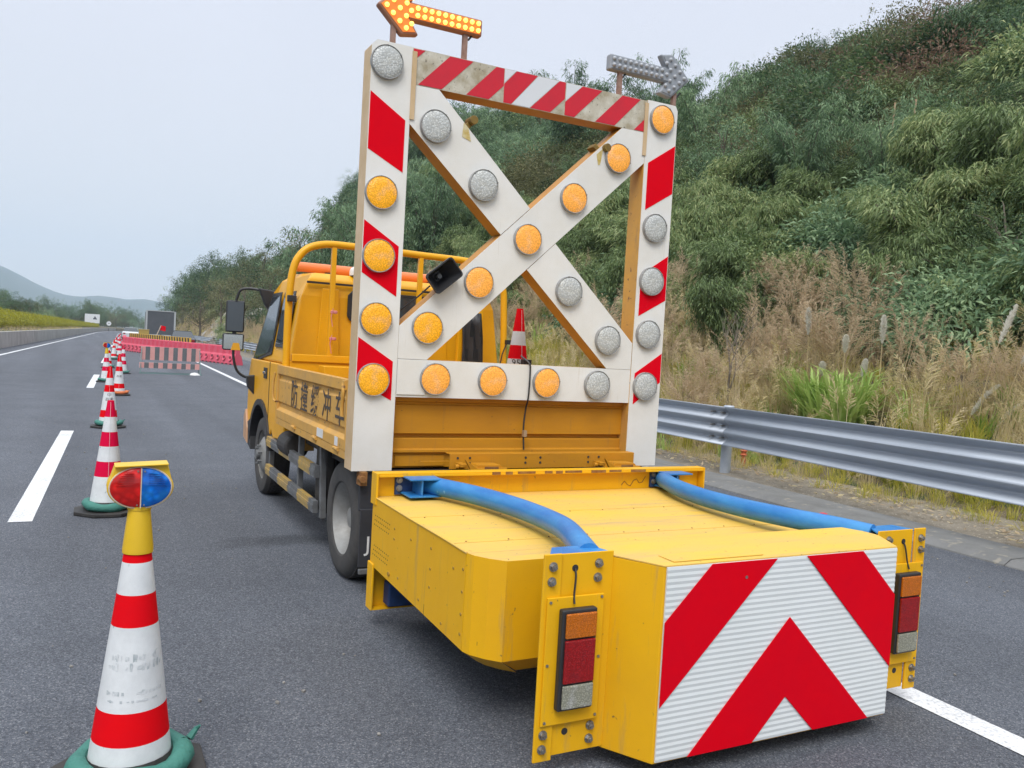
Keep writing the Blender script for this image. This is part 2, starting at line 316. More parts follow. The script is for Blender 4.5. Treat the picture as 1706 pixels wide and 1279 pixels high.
SOIL = surf('leaf_litter_soil', (.12, .10, .065), .95, col2=(.17, .13, .09), scale=.6, bump=.7, bscale=9, fine=(3.0, (.05, .07, .03), .5))
xs = np.concatenate([np.arange(-80, -9, 3.0), [-8.5, -7.6, -6.8, -6.2, -5.90, -5.855, -5.84, -5, 0, 6, 7, 7.5, 7.9], np.arange(8.3, 30, .8), np.arange(30, 150, 2.5)])
ys = np.concatenate([np.arange(-24, 60, 1.2), np.arange(60, 340, 3.0)])
GX, GY = np.meshgrid(xs, ys); GX = GX+.031*GY+np.maximum(0, GY-180)**2/3000; GZ = terr(GX, GY)
nx, ny = len(xs), len(ys); V = np.stack([GX.ravel(), GY.ravel(), GZ.ravel()], 1)
I = np.arange(nx*ny).reshape(ny, nx); Fq = np.stack([I[:-1, :-1].ravel(), I[:-1, 1:].ravel(), I[1:, 1:].ravel(), I[1:, :-1].ravel()], 1)
me = bpy.data.meshes.new('hillside'); me.from_pydata(V.tolist(), [], Fq.tolist()); me.materials.append(SOIL); me.polygons.foreach_set('use_smooth', [True]*len(me.polygons))
o = bpy.data.objects.new('hillside', me); COL.objects.link(o); tag(o, kind='structure')
GFAR = surf('distant_ground', (.09, .11, .05), .95, col2=(.12, .11, .06), scale=.02)
tag(MB().add([(-3500, -600, -.35), (3500, -600, -.35), (3500, 3550, -.35), (-3500, 3550, -.35)], [(0, 1, 2, 3)]).build('ground', GFAR), kind='structure')
# distant mountains, about three kilometres off
MTN = surf('forested_mountain', (.04, .075, .06), .95, col2=(.08, .09, .055), scale=.01)
maz = np.arange(-45, 62, .5); tab = np.array([(-40, 2.4), (-25, 3.0), (-12, 3.9), (-7, 3.75), (-5.8, 3.55), (-4.8, 3.2), (-3.9, 2.8), (-2.95, 2.3), (-2.1, 1.95), (-1.3, 1.72), (-.5, 1.72), (.4, 1.86), (1.2, 1.82), (2, 1.74), (3, 1.84), (4, 1.72), (8, 1.7), (20, 2.4), (60, 3)])
mb = MB(); rows = []
for j, (fr, hh) in enumerate([(2500, -.02), (2700, .45), (3000, .82), (3300, 1.0), (3420, .6), (3500, -.02)]):
    row = []
    for a in maz:
        h = 3300*math.tan(R_(np.interp(a, tab[:, 0], tab[:, 1])))
        h = h*hh*(1+.10*(vnoise(a, j, .9, 2)-.5)*(j != 3)); dr = (vnoise(a, j, .6, 4)-.5)*260*(0 < j < 5 and j != 3)
        row.append(((fr+dr)*math.sin(R_(a)), (fr+dr)*math.cos(R_(a)), max(h, -5)))
    rows.append(row)
n = len(maz); mb.add([p for r in rows for p in r], [(j*n+i, j*n+i+1, (j+1)*n+i+1, (j+1)*n+i) for j in range(5) for i in range(n-1)])
o = mb.build('mountain', MTN, smooth=True); tag(o, kind='structure')

# ================================================================ road
def asphalt():
    m, t, b = nodes('asphalt'); N = t.nodes.new; L = t.links.new
    tc = N('ShaderNodeTexCoord')
    def noise(s, d, r=.6):
        n = N('ShaderNodeTexNoise'); n.inputs['Scale'].default_value = s; n.inputs['Detail'].default_value = d; n.inputs['Roughness'].default_value = r; L(tc.outputs['Object'], n.inputs['Vector']); return n.outputs['Fac']
    v = N('ShaderNodeTexVoronoi'); v.inputs['Scale'].default_value = 185; L(tc.outputs['Object'], v.inputs['Vector'])
    sep = N('ShaderNodeSeparateColor'); L(v.outputs['Color'], sep.inputs[0])
    r = N('ShaderNodeValToRGB'); e = r.color_ramp.elements; e[0].color = (.060, .067, .082, 1); e[1].position = 1; e[1].color = (.26, .27, .29, 1)
    x = r.color_ramp.elements.new(.55); x.color = (.112, .123, .146, 1); x = r.color_ramp.elements.new(.86); x.color = (.155, .166, .190, 1)
    L(sep.outputs[0], r.inputs[0])
    # broad wear: wheel paths along the lane and blotches
    mp = N('ShaderNodeMapping'); mp.inputs['Scale'].default_value = (1.1, .05, 1); mp.inputs['Rotation'].default_value = (0, 0, .031); L(tc.outputs['Object'], mp.inputs[0])
    n1 = N('ShaderNodeTexNoise'); n1.inputs['Scale'].default_value = .9; n1.inputs['Detail'].default_value = 5; L(mp.outputs[0], n1.inputs['Vector'])
    r1 = N('ShaderNodeMapRange'); r1.inputs['From Min'].default_value = .3; r1.inputs['From Max'].default_value = .7; r1.inputs['To Min'].default_value = .80; r1.inputs['To Max'].default_value = 1.14; L(n1.outputs['Fac'], r1.inputs['Value'])
    r2 = N('ShaderNodeMapRange'); r2.inputs['From Min'].default_value = .35; r2.inputs['From Max'].default_value = .7; r2.inputs['To Min'].default_value = 1.05; r2.inputs['To Max'].default_value = .88; L(noise(1.1, 5), r2.inputs['Value'])
    mu = N('ShaderNodeMath'); mu.operation = 'MULTIPLY'; L(r1.outputs[0], mu.inputs[0]); L(r2.outputs[0], mu.inputs[1])
    s = N('ShaderNodeVectorMath'); s.operation = 'SCALE'; L(r.outputs[0], s.inputs[0]); L(mu.outputs[0], s.inputs['Scale'])
    # oil stain left of the truck
    st = N('ShaderNodeMapping'); st.vector_type = 'POINT'; st.inputs['Location'].default_value = (-1.35*1.4, -6.1*4.2, 0); st.inputs['Scale'].default_value = (1.4, 4.2, 1); L(tc.outputs['Object'], st.inputs[0])
    ln = N('ShaderNodeVectorMath'); ln.operation = 'LENGTH'; L(st.outputs[0], ln.inputs[0])
    ad = N('ShaderNodeMath'); ad.operation = 'MULTIPLY_ADD'; L(noise(3, 5), ad.inputs[0]); ad.inputs[1].default_value = 1.2; L(ln.outputs['Value'], ad.inputs[2])
    r3 = N('ShaderNodeMapRange'); r3.inputs['From Min'].default_value = .9; r3.inputs['From Max'].default_value = 1.45; r3.inputs['To Min'].default_value = .62; r3.inputs['To Max'].default_value = 1; L(ad.outputs[0], r3.inputs['Value'])
    s2 = N('ShaderNodeVectorMath'); s2.operation = 'SCALE'; L(s.outputs[0], s2.inputs[0]); L(r3.outputs[0], s2.inputs['Scale'])
    L(s2.outputs[0], b.inputs['Base Color']); b.inputs['Roughness'].default_value = .8; b.inputs['Specular IOR Level'].default_value = .3
    bp = N('ShaderNodeBump'); bp.inputs['Strength'].default_value = .7; bp.inputs['Distance'].default_value = .006; L(v.outputs['Distance'], bp.inputs['Height']); L(bp.outputs[0], b.inputs['Normal'])
    return m
ASPH = asphalt()
tag(strip('road', [-5.72, -3, 0, 3, 6.45], VS, 0, ASPH), kind='structure')
# worn thermoplastic
def linemat():
    m, t, b = nodes('road_marking_paint'); N = t.nodes.new; L = t.links.new
    tc = N('ShaderNodeTexCoord'); n = N('ShaderNodeTexNoise'); n.inputs['Scale'].default_value = 70; n.inputs['Detail'].default_value = 4; L(tc.outputs['Object'], n.inputs['Vector'])
    n2 = N('ShaderNodeTexNoise'); n2.inputs['Scale'].default_value = 2.5; n2.inputs['Detail'].default_value = 5; L(tc.outputs['Object'], n2.inputs['Vector'])
    a = N('ShaderNodeMath'); a.operation = 'MULTIPLY_ADD'; L(n2.outputs['Fac'], a.inputs[0]); a.inputs[1].default_value = .5; L(n.outputs['Fac'], a.inputs[2])
    r = N('ShaderNodeValToRGB'); r.color_ramp.elements[0].position = .70; r.color_ramp.elements[0].color = (.76, .77, .78, 1); r.color_ramp.elements[1].position = .98; r.color_ramp.elements[1].color = (.42, .43, .45, 1)
    L(a.outputs[0], r.inputs[0]); L(r.outputs[0], b.inputs['Base Color']); b.inputs['Roughness'].default_value = .6
    bp = N('ShaderNodeBump'); bp.inputs['Strength'].default_value = .3; bp.inputs['Distance'].default_value = .004; L(n.outputs['Fac'], bp.inputs['Height']); L(bp.outputs[0], b.inputs['Normal'])
    return m
LINE = linemat()
tag(strip('edge_line', [3.30, 3.455], [v for v in VS if v <= 600], .004, LINE), kind='structure')
tag(strip('edge_line', [-4.73, -4.58], [v for v in VS if v <= 600], .004, LINE), kind='structure')
for k in range(-1, 26):
    v0 = 7.1+15*k
    tag(strip('lane_dash', [-.72, -.56], [v0, v0+6.], .004, LINE), kind='structure')
# concrete gutter strip with joints, right of the shoulder
gm = random.Random(3); CONCD = surf('dirty_gutter_concrete', (.21, .21, .205), .88, col2=(.13, .13, .125), scale=2.5, amt=.5, bump=.5, bscale=25, fine=(9, (.27, .25, .21), .60))
gut = thing('gutter', rp(6.8, 8), 'weathered concrete gutter strip between the asphalt shoulder and the verge', 'gutter')
for k in range(40):
    v0 = -8+k*4.0; dz = gm.uniform(-.006, .006)
    s = MB(); s.add([rp(u, v, z+dz)[:2]+(z+dz,) for v in (v0+.002, v0+3.998) for u, z in ((6.40, -.05), (6.42, .010), (6.50, .05), (7.0, .055), (7.12, .02), (7.12, -.2))], [(i, i+1, i+7, i+6) for i in range(5)])
    so = s.build('slab', CONCD, gut); so.matrix_parent_inverse = Matrix.Translation(gut.location).inverted()
# gravel and dirt edge
GRAV = surf('gravelly_dirt', (.27, .235, .185), .95, col2=(.14, .12, .09), scale=5, bump=.9, bscale=45, fine=(40, (.42, .38, .31), .6))
mb = MB(); vv = [-20+.5*i for i in range(160)]+list(range(60, 400, 10)); uu = [7.08, 7.3, 7.55, 7.9, 8.3, 8.7]
V = []
for v in vv:
    for i, u in enumerate(uu):
        du = .12*(vnoise(u, v, 1.3, 6)-.5) if 0 < i < 5 else 0; foot = .018*max(0, min(100, v-20))
        V.append((RX(u+du+foot*(i/5), v), v, [.015, .045, .06, .07, .08, .05][i]+.06*(vnoise(u*3, v*3, 1, 1)-.5)*(i > 0)))
n = len(uu); mb.add(V, [(j*n+i, j*n+i+1, (j+1)*n+i+1, (j+1)*n+i) for j in range(len(vv)-1) for i in range(n-1)])
tag(mb.build('verge', GRAV, smooth=True), kind='structure')
tag(strip('gutter_bed', [6.36, 7.16], VS, -.004, CONCD), kind='structure')
# low retaining wall at the median
wall = thing('median_wall', rp(-5.8, 50), 'low stained concrete retaining wall along the far left edge of the road', 'wall')
WALLC = surf('stained_pale_concrete', (.56, .55, .53), .85, col2=(.34, .33, .31), scale=1.2, amt=.45, bump=.3, bscale=12, grime=((.17, .16, .14), .55, (3, 1.6, .35)))
for k in range(30):
    v0 = -10+k*10; v1 = v0+9.97
    s = MB(); s.add([rp(u, v, z) for v in (v0, v1) for u, z in ((-5.70, 0), (-5.74, .80), (-5.74, .86), (-5.98, .86), (-5.98, -.1))], [(i, i+1, i+6, i+5) for i in range(4)]+[(0, 1, 2, 3, 4), (5, 6, 7, 8, 9)])
    so = s.build('wall_panel', WALLC, wall); so.matrix_parent_inverse = Matrix.Translation(wall.location).inverted()

# ================================================================ vegetation prototypes
PC = bpy.data.collections.new('foliage_sources')        # never linked: only a source for geometry nodes
def leaves_mesh(name, P, D, Ln, Wd, mats, midx=None, droop=.25, extra=None):
    """each leaf: a folded diamond (2 triangles) starting at P along D"""
    P = np.asarray(P, float); D = np.asarray(D, float); D /= np.linalg.norm(D, axis=1)[:, None]+1e-9; n = len(P)
    Ln = np.broadcast_to(np.asarray(Ln, float), (n,))[:, None]; Wd = np.broadcast_to(np.asarray(Wd, float), (n,))[:, None]
    rnd = RNG.normal(size=(n, 3)); S = np.cross(D, rnd*.5+np.array([0, 0, 1.])); S /= np.linalg.norm(S, axis=1)[:, None]+1e-9
    mid = P+D*Ln*.42; tip = P+D*Ln+np.array([0, 0, -1.])*Ln*droop
    V = np.stack([P, mid+S*Wd*.5, tip, mid-S*Wd*.5], 1).reshape(-1, 3)
    F = (np.arange(n)[:, None]*4+np.array([[0, 1, 2, 3]])).tolist()
    vs = V.tolist(); mi = list(midx) if midx is not None else [0]*n
    if extra:
        o = len(vs); vs += [tuple(v) for v in extra.v]; F += [[i+o for i in f] for f in extra.f]; mi += [m+len(mats)-1 for m in extra.m]
    me = bpy.data.meshes.new(name); me.from_pydata(vs, [], F)
    for m in mats: me.materials.append(m)
    me.polygons.foreach_set('material_index', mi)
    return me
def sph(n, lo=-1.): 
    z = RNG.uniform(lo, 1, n); a = RNG.uniform(0, 2*np.pi, n); r = np.sqrt(1-z*z); return np.stack([r*np.cos(a), r*np.sin(a), z], 1)
def shrub(name, mats, R=1., H=1.2, twigs=90, per=26, ln=(.14, .24), wd=.05, droop=.35, twr=.22, midx=None, stems=True, lo=-.2):
    c = sph(twigs, lo); rad = RNG.uniform(.45, 1.08, twigs)**.7
    T = c*rad[:, None]*np.array([R, R, H*.62])+np.array([0, 0, H*.5]); T[:, 2] = np.maximum(T[:, 2], .05)
    P = np.repeat(T, per, 0)+RNG.normal(size=(twigs*per, 3))*twr*np.array([1, 1, .75])
    D = (P-np.repeat(T, per, 0))*2+np.repeat(c, per, 0)*.5+RNG.normal(size=P.shape)*.35+np.array([0, 0, -.1])
    ex = None
    if stems:
        ex = MB()
        for k in range(7): t = T[k*7 % twigs]; ex.tube([(0, 0, -.3), (t[0]*.3, t[1]*.3, t[2]*.5), tuple(t)], [.03*R, .02*R, .008*R], 4)
    me = leaves_mesh(name, P, D, RNG.uniform(*ln, len(P)), wd, mats+[BARK], midx=(midx(len(P)) if midx else None), droop=droop, extra=ex)
    o = bpy.data.objects.new(name, me); PC.objects.link(o); return o
def bamboo(name, mats, H=5., spread=1.6, culms=14, per=9, leaf=(.16, .28), wd=.035):
    P = []; D = []; ex = MB()
    for k in range(culms):
        a = RNG.uniform(0, 2*np.pi); h = H*RNG.uniform(.6, 1.05); s = spread*RNG.uniform(.35, 1.)
        pts = [np.array([.25*math.cos(a)+s*math.cos(a)*t**2.1, .25*math.sin(a)+s*math.sin(a)*t**2.1, h*(t-.16*t**3.5)]) for t in np.linspace(0, 1, 8)]
        ex.tube([tuple(p) for p in pts], [.028*(1-.8*t)+.004 for t in np.linspace(0, 1, 8)], 4)
        for t in np.linspace(.22, 1, 20):
            i = min(6, int(t*7)); f = t*7-i; p = pts[i]*(1-f)+pts[i+1]*f
            for q in range(3):
                b = RNG.uniform(0, 2*np.pi); ln = RNG.uniform(.15, .75)*(1.15-.5*t); e = p+np.array([math.cos(b)*ln, math.sin(b)*ln, -.12*ln+.1])
                for w_ in range(per):
                    P.append(e+RNG.normal(size=3)*.09); D.append(np.array([math.cos(b), math.sin(b), -.55])+RNG.normal(size=3)*.55)
    me = leaves_mesh(name, P, D, RNG.uniform(*leaf, len(P)), wd, mats+[BARK], droop=.35, extra=ex)
    o = bpy.data.objects.new(name, me); PC.objects.link(o); return o
def tuft(name, mat, n=70, H=.8, spread=.45, wd=.012, bend=.5, plume=None, pn=0):
    V = []; F = []; mi = []
    def blade(base, a, h, out, w):
        o = len(V); d = np.array([math.cos(a), math.sin(a), 0]); s = np.array([-d[1], d[0], 0])*w*.5
        for t, ww in ((0, 1), (.35, .9), (.7, .6)):
            c = base+d*out*t**2+np.array([0, 0, h*(t-.18*t**3)]); V.append(c-s*ww); V.append(c+s*ww)
        V.append(base+d*out*1.05+np.array([0, 0, h*(.82-.15*bend)])); F.extend([(o, o+1, o+3, o+2), (o+2, o+3, o+5, o+4), (o+4, o+5, o+6)]); mi.extend([0]*3)
    for k in range(n):
        r = spread*.45*math.sqrt(RNG.uniform()); a0 = RNG.uniform(0, 6.3); a = a0+RNG.normal()*.7
        blade(np.array([r*math.cos(a0), r*math.sin(a0), -.05]), a, H*RNG.uniform(.45, 1.1), bend*H*RNG.uniform(.2, 1), wd*RNG.uniform(.7, 1.3))
    if plume:
        for k in range(pn):
            a = RNG.uniform(0, 6.3); h = H*RNG.uniform(1.1, 1.7); out = bend*H*RNG.uniform(.2, .9)
            d = np.array([math.cos(a), math.sin(a), 0]); blade(d*.08, a, h*1.15, out, .008)
            for q in range(46):
                t = RNG.uniform(.62, 1.02); p = d*.08+d*out*t**2+np.array([0, 0, h*(t-.18*t**3)*1.08]); b = RNG.uniform(0, 6.3); l = RNG.uniform(.08, .20)*(1.25-t)*2
                e = p+np.array([math.cos(b)*l*.6, math.sin(b)*l*.6, l*.35])+d*l*.5; s = np.array([-math.sin(b), math.cos(b), .3])*.0075
                o = len(V); V.extend([p-s*.5, p+s*.5, e+s, e-s]); F.append((o, o+1, o+2, o+3)); mi.append(1)
    me = bpy.data.meshes.new(name); me.from_pydata([tuple(v) for v in V], [], F); me.materials.append(mat)
    if plume: me.materials.append(plume)
    me.polygons.foreach_set('material_index', mi)
    o = bpy.data.objects.new(name, me); PC.objects.link(o); return o
P_SH = [shrub('a_shrub', [LF_GRN], 1.1, 1.5, 110, 26, (.15, .26), .052, .45),
        shrub('b_shrub', [LF_BLUG], 1.2, 1.3, 100, 26, (.13, .24), .06, .35),
        shrub('c_shrub', [LF_DRK], 1.1, 1.6, 110, 28, (.10, .18), .06, .2),
        shrub('d_shrub', [LF_OLV], 1.0, 1.2, 80, 24, (.10, .20), .045, .3, .28),
        shrub('e_shrub', [LF_BRN], .9, 1.1, 60, 22, (.08, .20), .03, .3, .3),
        bamboo('f_bamboo', [LF_GRN], 3.2, 1.5, 14, 12, (.14, .25), .04),
        bamboo('g_bamboo', [LF_BLUG], 4.0, 1.6, 14, 11, (.13, .23), .038)]
P_GR = [tuft('h_grass', GR_GRN, 70, .75, .5, .014, .6), tuft('i_grass', GR_DRY, 70, .9, .5, .010, .5, GR_DRY, 4),
        tuft('j_grass', GR_PNK, 40, 1.25, .5, .008, .55, GR_PNK, 15), tuft('k_grass', LF_LIM, 50, 1.2, .5, .03, .6),
        tuft('l_grass', GR_DRY, 60, 1.5, .6, .012, .6, GR_PNK, 9)]
P_HG = [shrub('m_hedge', [LF_YEL, LF_GRN], .75, .95, 60, 26, (.06, .11), .045, .1, .14, midx=lambda n: (RNG.uniform(size=n) > .86).astype(int).tolist(), lo=-.6)]
def tree_proto(name, mats, H=7., R=2.3, limbs=16, twigs=170, per=34, ln=(.14, .24), wd=.08, cz=.62, sq=.95):
    ex = MB(); ex.tube([(0, 0, -.4), (.1, .05, H*.25), (-.05, .1, H*.5), (.05, 0, H*.8)], [.16, .13, .09, .04], 7)
    cl = []
    for k in range(limbs):
        a = k*2.4+RNG.uniform(-.3, .3); t = RNG.uniform(.25, .95); rr = R*math.sqrt(max(.05, 1-(2*abs(t-.5))**2.4))*RNG.uniform(.65, 1.1)
        e = np.array([rr*.8*math.cos(a), rr*.8*math.sin(a), H*(.22+.74*t)]); cl.append(e)
        ex.tube([(0, 0, H*(.15+.5*t)), tuple(e*np.array([.5, .5, 1])-np.array([0, 0, .3])), tuple(e)], [.05, .035, .012], 5)
    cl = np.array(cl); pick = RNG.integers(0, limbs, twigs); T = cl[pick]+RNG.normal(size=(twigs, 3))*np.array([.34, .34, .24])*R
    P = np.repeat(T, per, 0)+RNG.normal(size=(twigs*per, 3))*.17; D = (P-np.repeat(T, per, 0))*3+RNG.normal(size=P.shape)*.5
    me = leaves_mesh(name, P, D, RNG.uniform(*ln, len(P)), wd, mats+[BARK], droop=.2, extra=ex)
    o = bpy.data.objects.new(name, me); PC.objects.link(o); return o
T_DRK = [tree_proto('n_tree', [LF_DRK]), tree_proto('o_tree', [LF_DRK], 6.5, 2.6, 18)]
T_OLV = [tree_proto('p_tree', [LF_OLV], 6, 2.3, 14, 120, 26), tree_proto('q_tree', [LF_OLV], 7.5, 2.0, 14, 110, 24)]
T_GRN = [tree_proto('r_tree', [LF_BLUG], 6.5, 2.2, 15, 150, 30)]
T_BAM = bamboo('s_bamboo', [LF_BLUG], 6.5, 2.4, 18, 12, (.15, .26), .042)
T_BAM2 = bamboo('t_bamboo', [LF_GRN], 5.0, 2.6, 16, 12, (.22, .36), .055)
def scatter(name, X, Y, Z, S, idx, protos, rz=None, tilt=.12):
    n = len(X); me = bpy.data.meshes.new(name); me.from_pydata(np.stack([X, Y, Z], 1).tolist(), [], [])
    a = me.attributes.new('rot', 'FLOAT_VECTOR', 'POINT'); rr = np.stack([RNG.normal(size=n)*tilt, RNG.normal(size=n)*tilt, RNG.uniform(0, 6.28, n)], 1); a.data.foreach_set('vector', rr.ravel())
    a = me.attributes.new('scl', 'FLOAT_VECTOR', 'POINT'); S = np.asarray(S, float); S3 = np.stack([S, S, S*RNG.uniform(.8, 1.2, n)], 1); a.data.foreach_set('vector', S3.ravel())
    a = me.attributes.new('idx', 'INT', 'POINT'); a.data.foreach_set('value', np.asarray(idx, np.int32))
    o = bpy.data.objects.new(name, me); COL.objects.link(o)
    c = bpy.data.collections.new(name+'_src')
    for p in protos: c.objects.link(p)
    g = bpy.data.node_groups.new(name, 'GeometryNodeTree'); g.interface.new_socket('Geometry', in_out='INPUT', socket_type='NodeSocketGeometry'); g.interface.new_socket('Geometry', in_out='OUTPUT', socket_type='NodeSocketGeometry')
    N = g.nodes.new; L = g.links.new; gi = N('NodeGroupInput'); go = N('NodeGroupOutput'); iop = N('GeometryNodeInstanceOnPoints'); ci = N('GeometryNodeCollectionInfo')
    ci.inputs['Collection'].default_value = c; ci.inputs['Separate Children'].default_value = True; ci.inputs['Reset Children'].default_value = True
    def na(nm, ty): q = N('GeometryNodeInputNamedAttribute'); q.data_type = ty; q.inputs['Name'].default_value = nm; return q.outputs['Attribute']
    L(gi.outputs[0], iop.inputs['Points']); L(ci.outputs[0], iop.inputs['Instance']); iop.inputs['Pick Instance'].default_value = True
    L(na('idx', 'INT'), iop.inputs['Instance Index']); L(na('rot', 'FLOAT_VECTOR'), iop.inputs['Rotation']); L(na('scl', 'FLOAT_VECTOR'), iop.inputs['Scale']); L(iop.outputs[0], go.inputs[0])
    md = o.modifiers.new('scatter', 'NODES'); md.node_group = g
    return o
def jgrid(u0, u1, v0, v1, s, jit=.45):
    U, Vv = np.meshgrid(np.arange(u0, u1, s), np.arange(v0, v1, s)); U = U.ravel()+RNG.uniform(-jit, jit, U.size)*s; Vv = Vv.ravel()+RNG.uniform(-jit, jit, Vv.size)*s
    return U, Vv
def toxy(U, Vv): return U+.031*Vv+np.maximum(0, Vv-180)**2/3000, Vv
# --- hillside thicket: nobody could count it
def footv(Vv): return FOOT+np.clip(Vv-20, 0, 100)*.018
pts = []
for (u0, u1, v0, v1, s, sc) in ((10.5, 26, -12, 46, .95, .92), (26, 75, -14, 75, 1.35, 1.25), (11, 26, 46, 130, 1.4, 1.25), (26, 90, 75, 190, 2.4, 1.9), (12, 40, 130, 330, 2.8, 1.9)):
    U, Vv = jgrid(u0, u1, v0, v1, s); pts.append((U, Vv, np.full(U.size, sc)))
U = np.concatenate([p[0] for p in pts]); Vv = np.concatenate([p[1] for p in pts]); S = np.concatenate([p[2] for p in pts])
X, Y = toxy(U, Vv); ff = footv(Vv)
k = (U > ff+2.5+2.4*vnoise(X, Y, .3, 9)) & ~((U < 15.5) & (Vv > 90) & (Vv < 128)) & ~((vnoise(X, Y, .5, 31) > .80) & (U < 40)); X, Y, U, S, ff = X[k], Y[k], U[k], S[k], ff[k]
q1 = vnoise(X, Y, .16, 11); q2 = vnoise(X, Y, .07, 12); q3 = RNG.uniform(size=len(X)); q4 = vnoise(X, Y, .12, 15)
idx = np.where(q3 < .34, 1, np.where(q3 < .58, 0, np.where(q3 < .78, 2, 3)))
idx = np.where((q1 > .60) & (q3 < .55), 6, idx); idx = np.where((U < ff+12) & (q3 > .45) & (Y < 60), 5, idx)
idx = np.where((q2 > .64) & (q3 < .5), 3, idx); idx = np.where((q4 > .80) & (q3 < .5), 4, idx)
farl = (Y > 60); idx = np.where(farl & (q3 > .62), 3, idx); idx = np.where(farl & (q3 < .25), 2, idx)
S = S*RNG.uniform(.7, 1.25, len(X))*np.where(idx >= 5, .80, 1.)*(.75+.5*q1)
S = np.where(U < ff+5.5, S*.8, S)
q5 = RNG.uniform(size=len(X)); big = (q5 < .075) & (U > ff+5); idx = np.where(big, np.where(q3 < .45, 9, np.where(q3 < .8, 7, 8)), idx); S = np.where(big, S*.42, S)
tag(scatter('hillside_thicket', X, Y, terr(X, Y)-.15, S, idx, P_SH+[T_DRK[1], T_OLV[0], T_GRN[0]], tilt=.2), 'dense bamboo scrub and bushes covering the steep hillside', 'thicket', kind='stuff')
# --- grasses behind the guardrail
REEDS = []
def at0(px, py, u):
    r = [CR[i][0]*(px-853)/1380+CR[i][1]*(py-639.5)/1380+CR[i][2] for i in range(3)]; t = u/(r[0]-.031*r[1]); return r[0]*t, r[1]*t
REEDS = [at0(1385, 690, 9.5)+(.75,), at0(1400, 700, 8.9)+(.55,)]
def grassband(name, label, u0, u1, v0, v1, s, wts, sc, umod=0):
    U, Vv = jgrid(u0, u1, v0, v1, s); X, Y = toxy(U+np.clip(Vv-20, 0, 100)*.018, Vv)
    n1 = vnoise(X, Y, .45, 21)+RNG.normal(size=len(X))*.22
    k = np.ones(len(X), bool)
    for rx_, ry_, rr_ in REEDS: k &= np.hypot(X-rx_, Y-ry_) > rr_
    X, Y, n1 = X[k], Y[k], n1[k]
    cw = np.cumsum(wts)/np.sum(wts); idx = np.searchsorted(cw, np.clip(n1, 0, .999)); S = sc*RNG.uniform(.6, 1.3, len(X))
    return tag(scatter(name, X, Y, np.maximum(terr(X, Y), 0)-.03, S, idx, P_GR, tilt=.16), label, 'grass', kind='stuff')
grassband('verge_grass', 'short yellow green grass along the foot of the guardrail', 7.75, 8.6, -8, 40, .20, [6, 3, 0, .3, 0], .36)
grassband('roadside_grass', 'yellow green grass growing behind the guardrail', 8.4, 10.8, -10, 70, .27, [5.5, 3.6, .8, .7, .5], .62)
grassband('dry_silvergrass', 'tall pinkish brown dry grass at the foot of the hill', 10.0, 12.9, -12, 80, .36, [3.4, 3, 2.3, 1.0, 1.8], .70)
grassband('far_roadside_grass', 'dry grass running on beside the distant guardrail', 8.4, 12, 70, 200, .8, [4, 3, 1, .3, 1], .8)
# litter on the gravel strip
U = RNG.uniform(7.1, 8.0, 2600); Vv = RNG.uniform(-6, 34, 2600)**1.0; X, Y = toxy(U, Vv)
P = np.stack([X, Y, np.full(len(X), .085)], 1); D = RNG.normal(size=P.shape)*np.array([1, 1, .15])
me = leaves_mesh('leaf_litter', P, D, RNG.uniform(.04, .11, len(P)), .03, [GR_DRY, GR_PNK], midx=(RNG.uniform(size=len(P)) > .5).astype(int).tolist(), droop=0)
o = bpy.data.objects.new('leaf_litter', me); COL.objects.link(o); tag(o, 'dry fallen leaves and straw on the gravel edge', 'leaf litter', kind='stuff')

# --- plants one can tell apart: a part for stems, a part for leaves
def at(px, py, u):
    """ray through a picture point, met with the vertical sheet at lateral distance u (used only to read positions off the photograph)"""
    r = [CR[i][0]*(px-853)/1380+CR[i][1]*(py-639.5)/1380+CR[i][2] for i in range(3)]; t = u/(r[0]-.031*r[1]); return r[0]*t, r[1]*t, 1.5+r[2]*t
def hit(px, py, u0=9.):
    u = u0
    while u < 90:
        x, y, z = at(px, py, u)
        if z <= tz(x, y): break
        u += .3
    return x, y, tz(x, y)
def plant(name, proto, x, y, s, label, cat, group=None, rz=0, parts=('foliage', 'stem')):
    t = thing(name, (x, y, max(0, tz(x, y))-.05), label, cat, group, rz)
    if 'src' not in proto:
        me = proto.data; nm = len(me.materials)-1
        bm = bmesh.new(); bm.from_mesh(me); bmesh.ops.delete(bm, geom=[f for f in bm.faces if f.material_index == nm], context='FACES'); a = bpy.data.meshes.new(parts[0]); bm.to_mesh(a); bm.free()
        bm = bmesh.new(); bm.from_mesh(me); bmesh.ops.delete(bm, geom=[f for f in bm.faces if f.material_index != nm], context='FACES'); b = bpy.data.meshes.new(parts[1]); bm.to_mesh(b); bm.free()
        for q in me.materials: a.materials.append(q); b.materials.append(q)
        SPLIT[proto.name] = (a, b); proto['src'] = 1
    for nm_, m_ in zip(parts, SPLIT[proto.name]):
        c = bpy.data.objects.new(nm_, m_); COL.objects.link(c); c.parent = t
    t.scale = (s, s, s); return t
SPLIT = {}
def pol(az, r): return r*math.sin(R_(az)), r*math.cos(R_(az))
G = 'trees on the ridge beyond the truck cab'
ordn = ['leftmost', 'second', 'third', 'fourth', 'fifth', 'sixth', 'seventh', 'eighth', 'ninth', 'tenth', 'eleventh', 'twelfth', 'thirteenth', 'fourteenth', 'fifteenth', 'sixteenth', 'seventeenth', 'eighteenth']
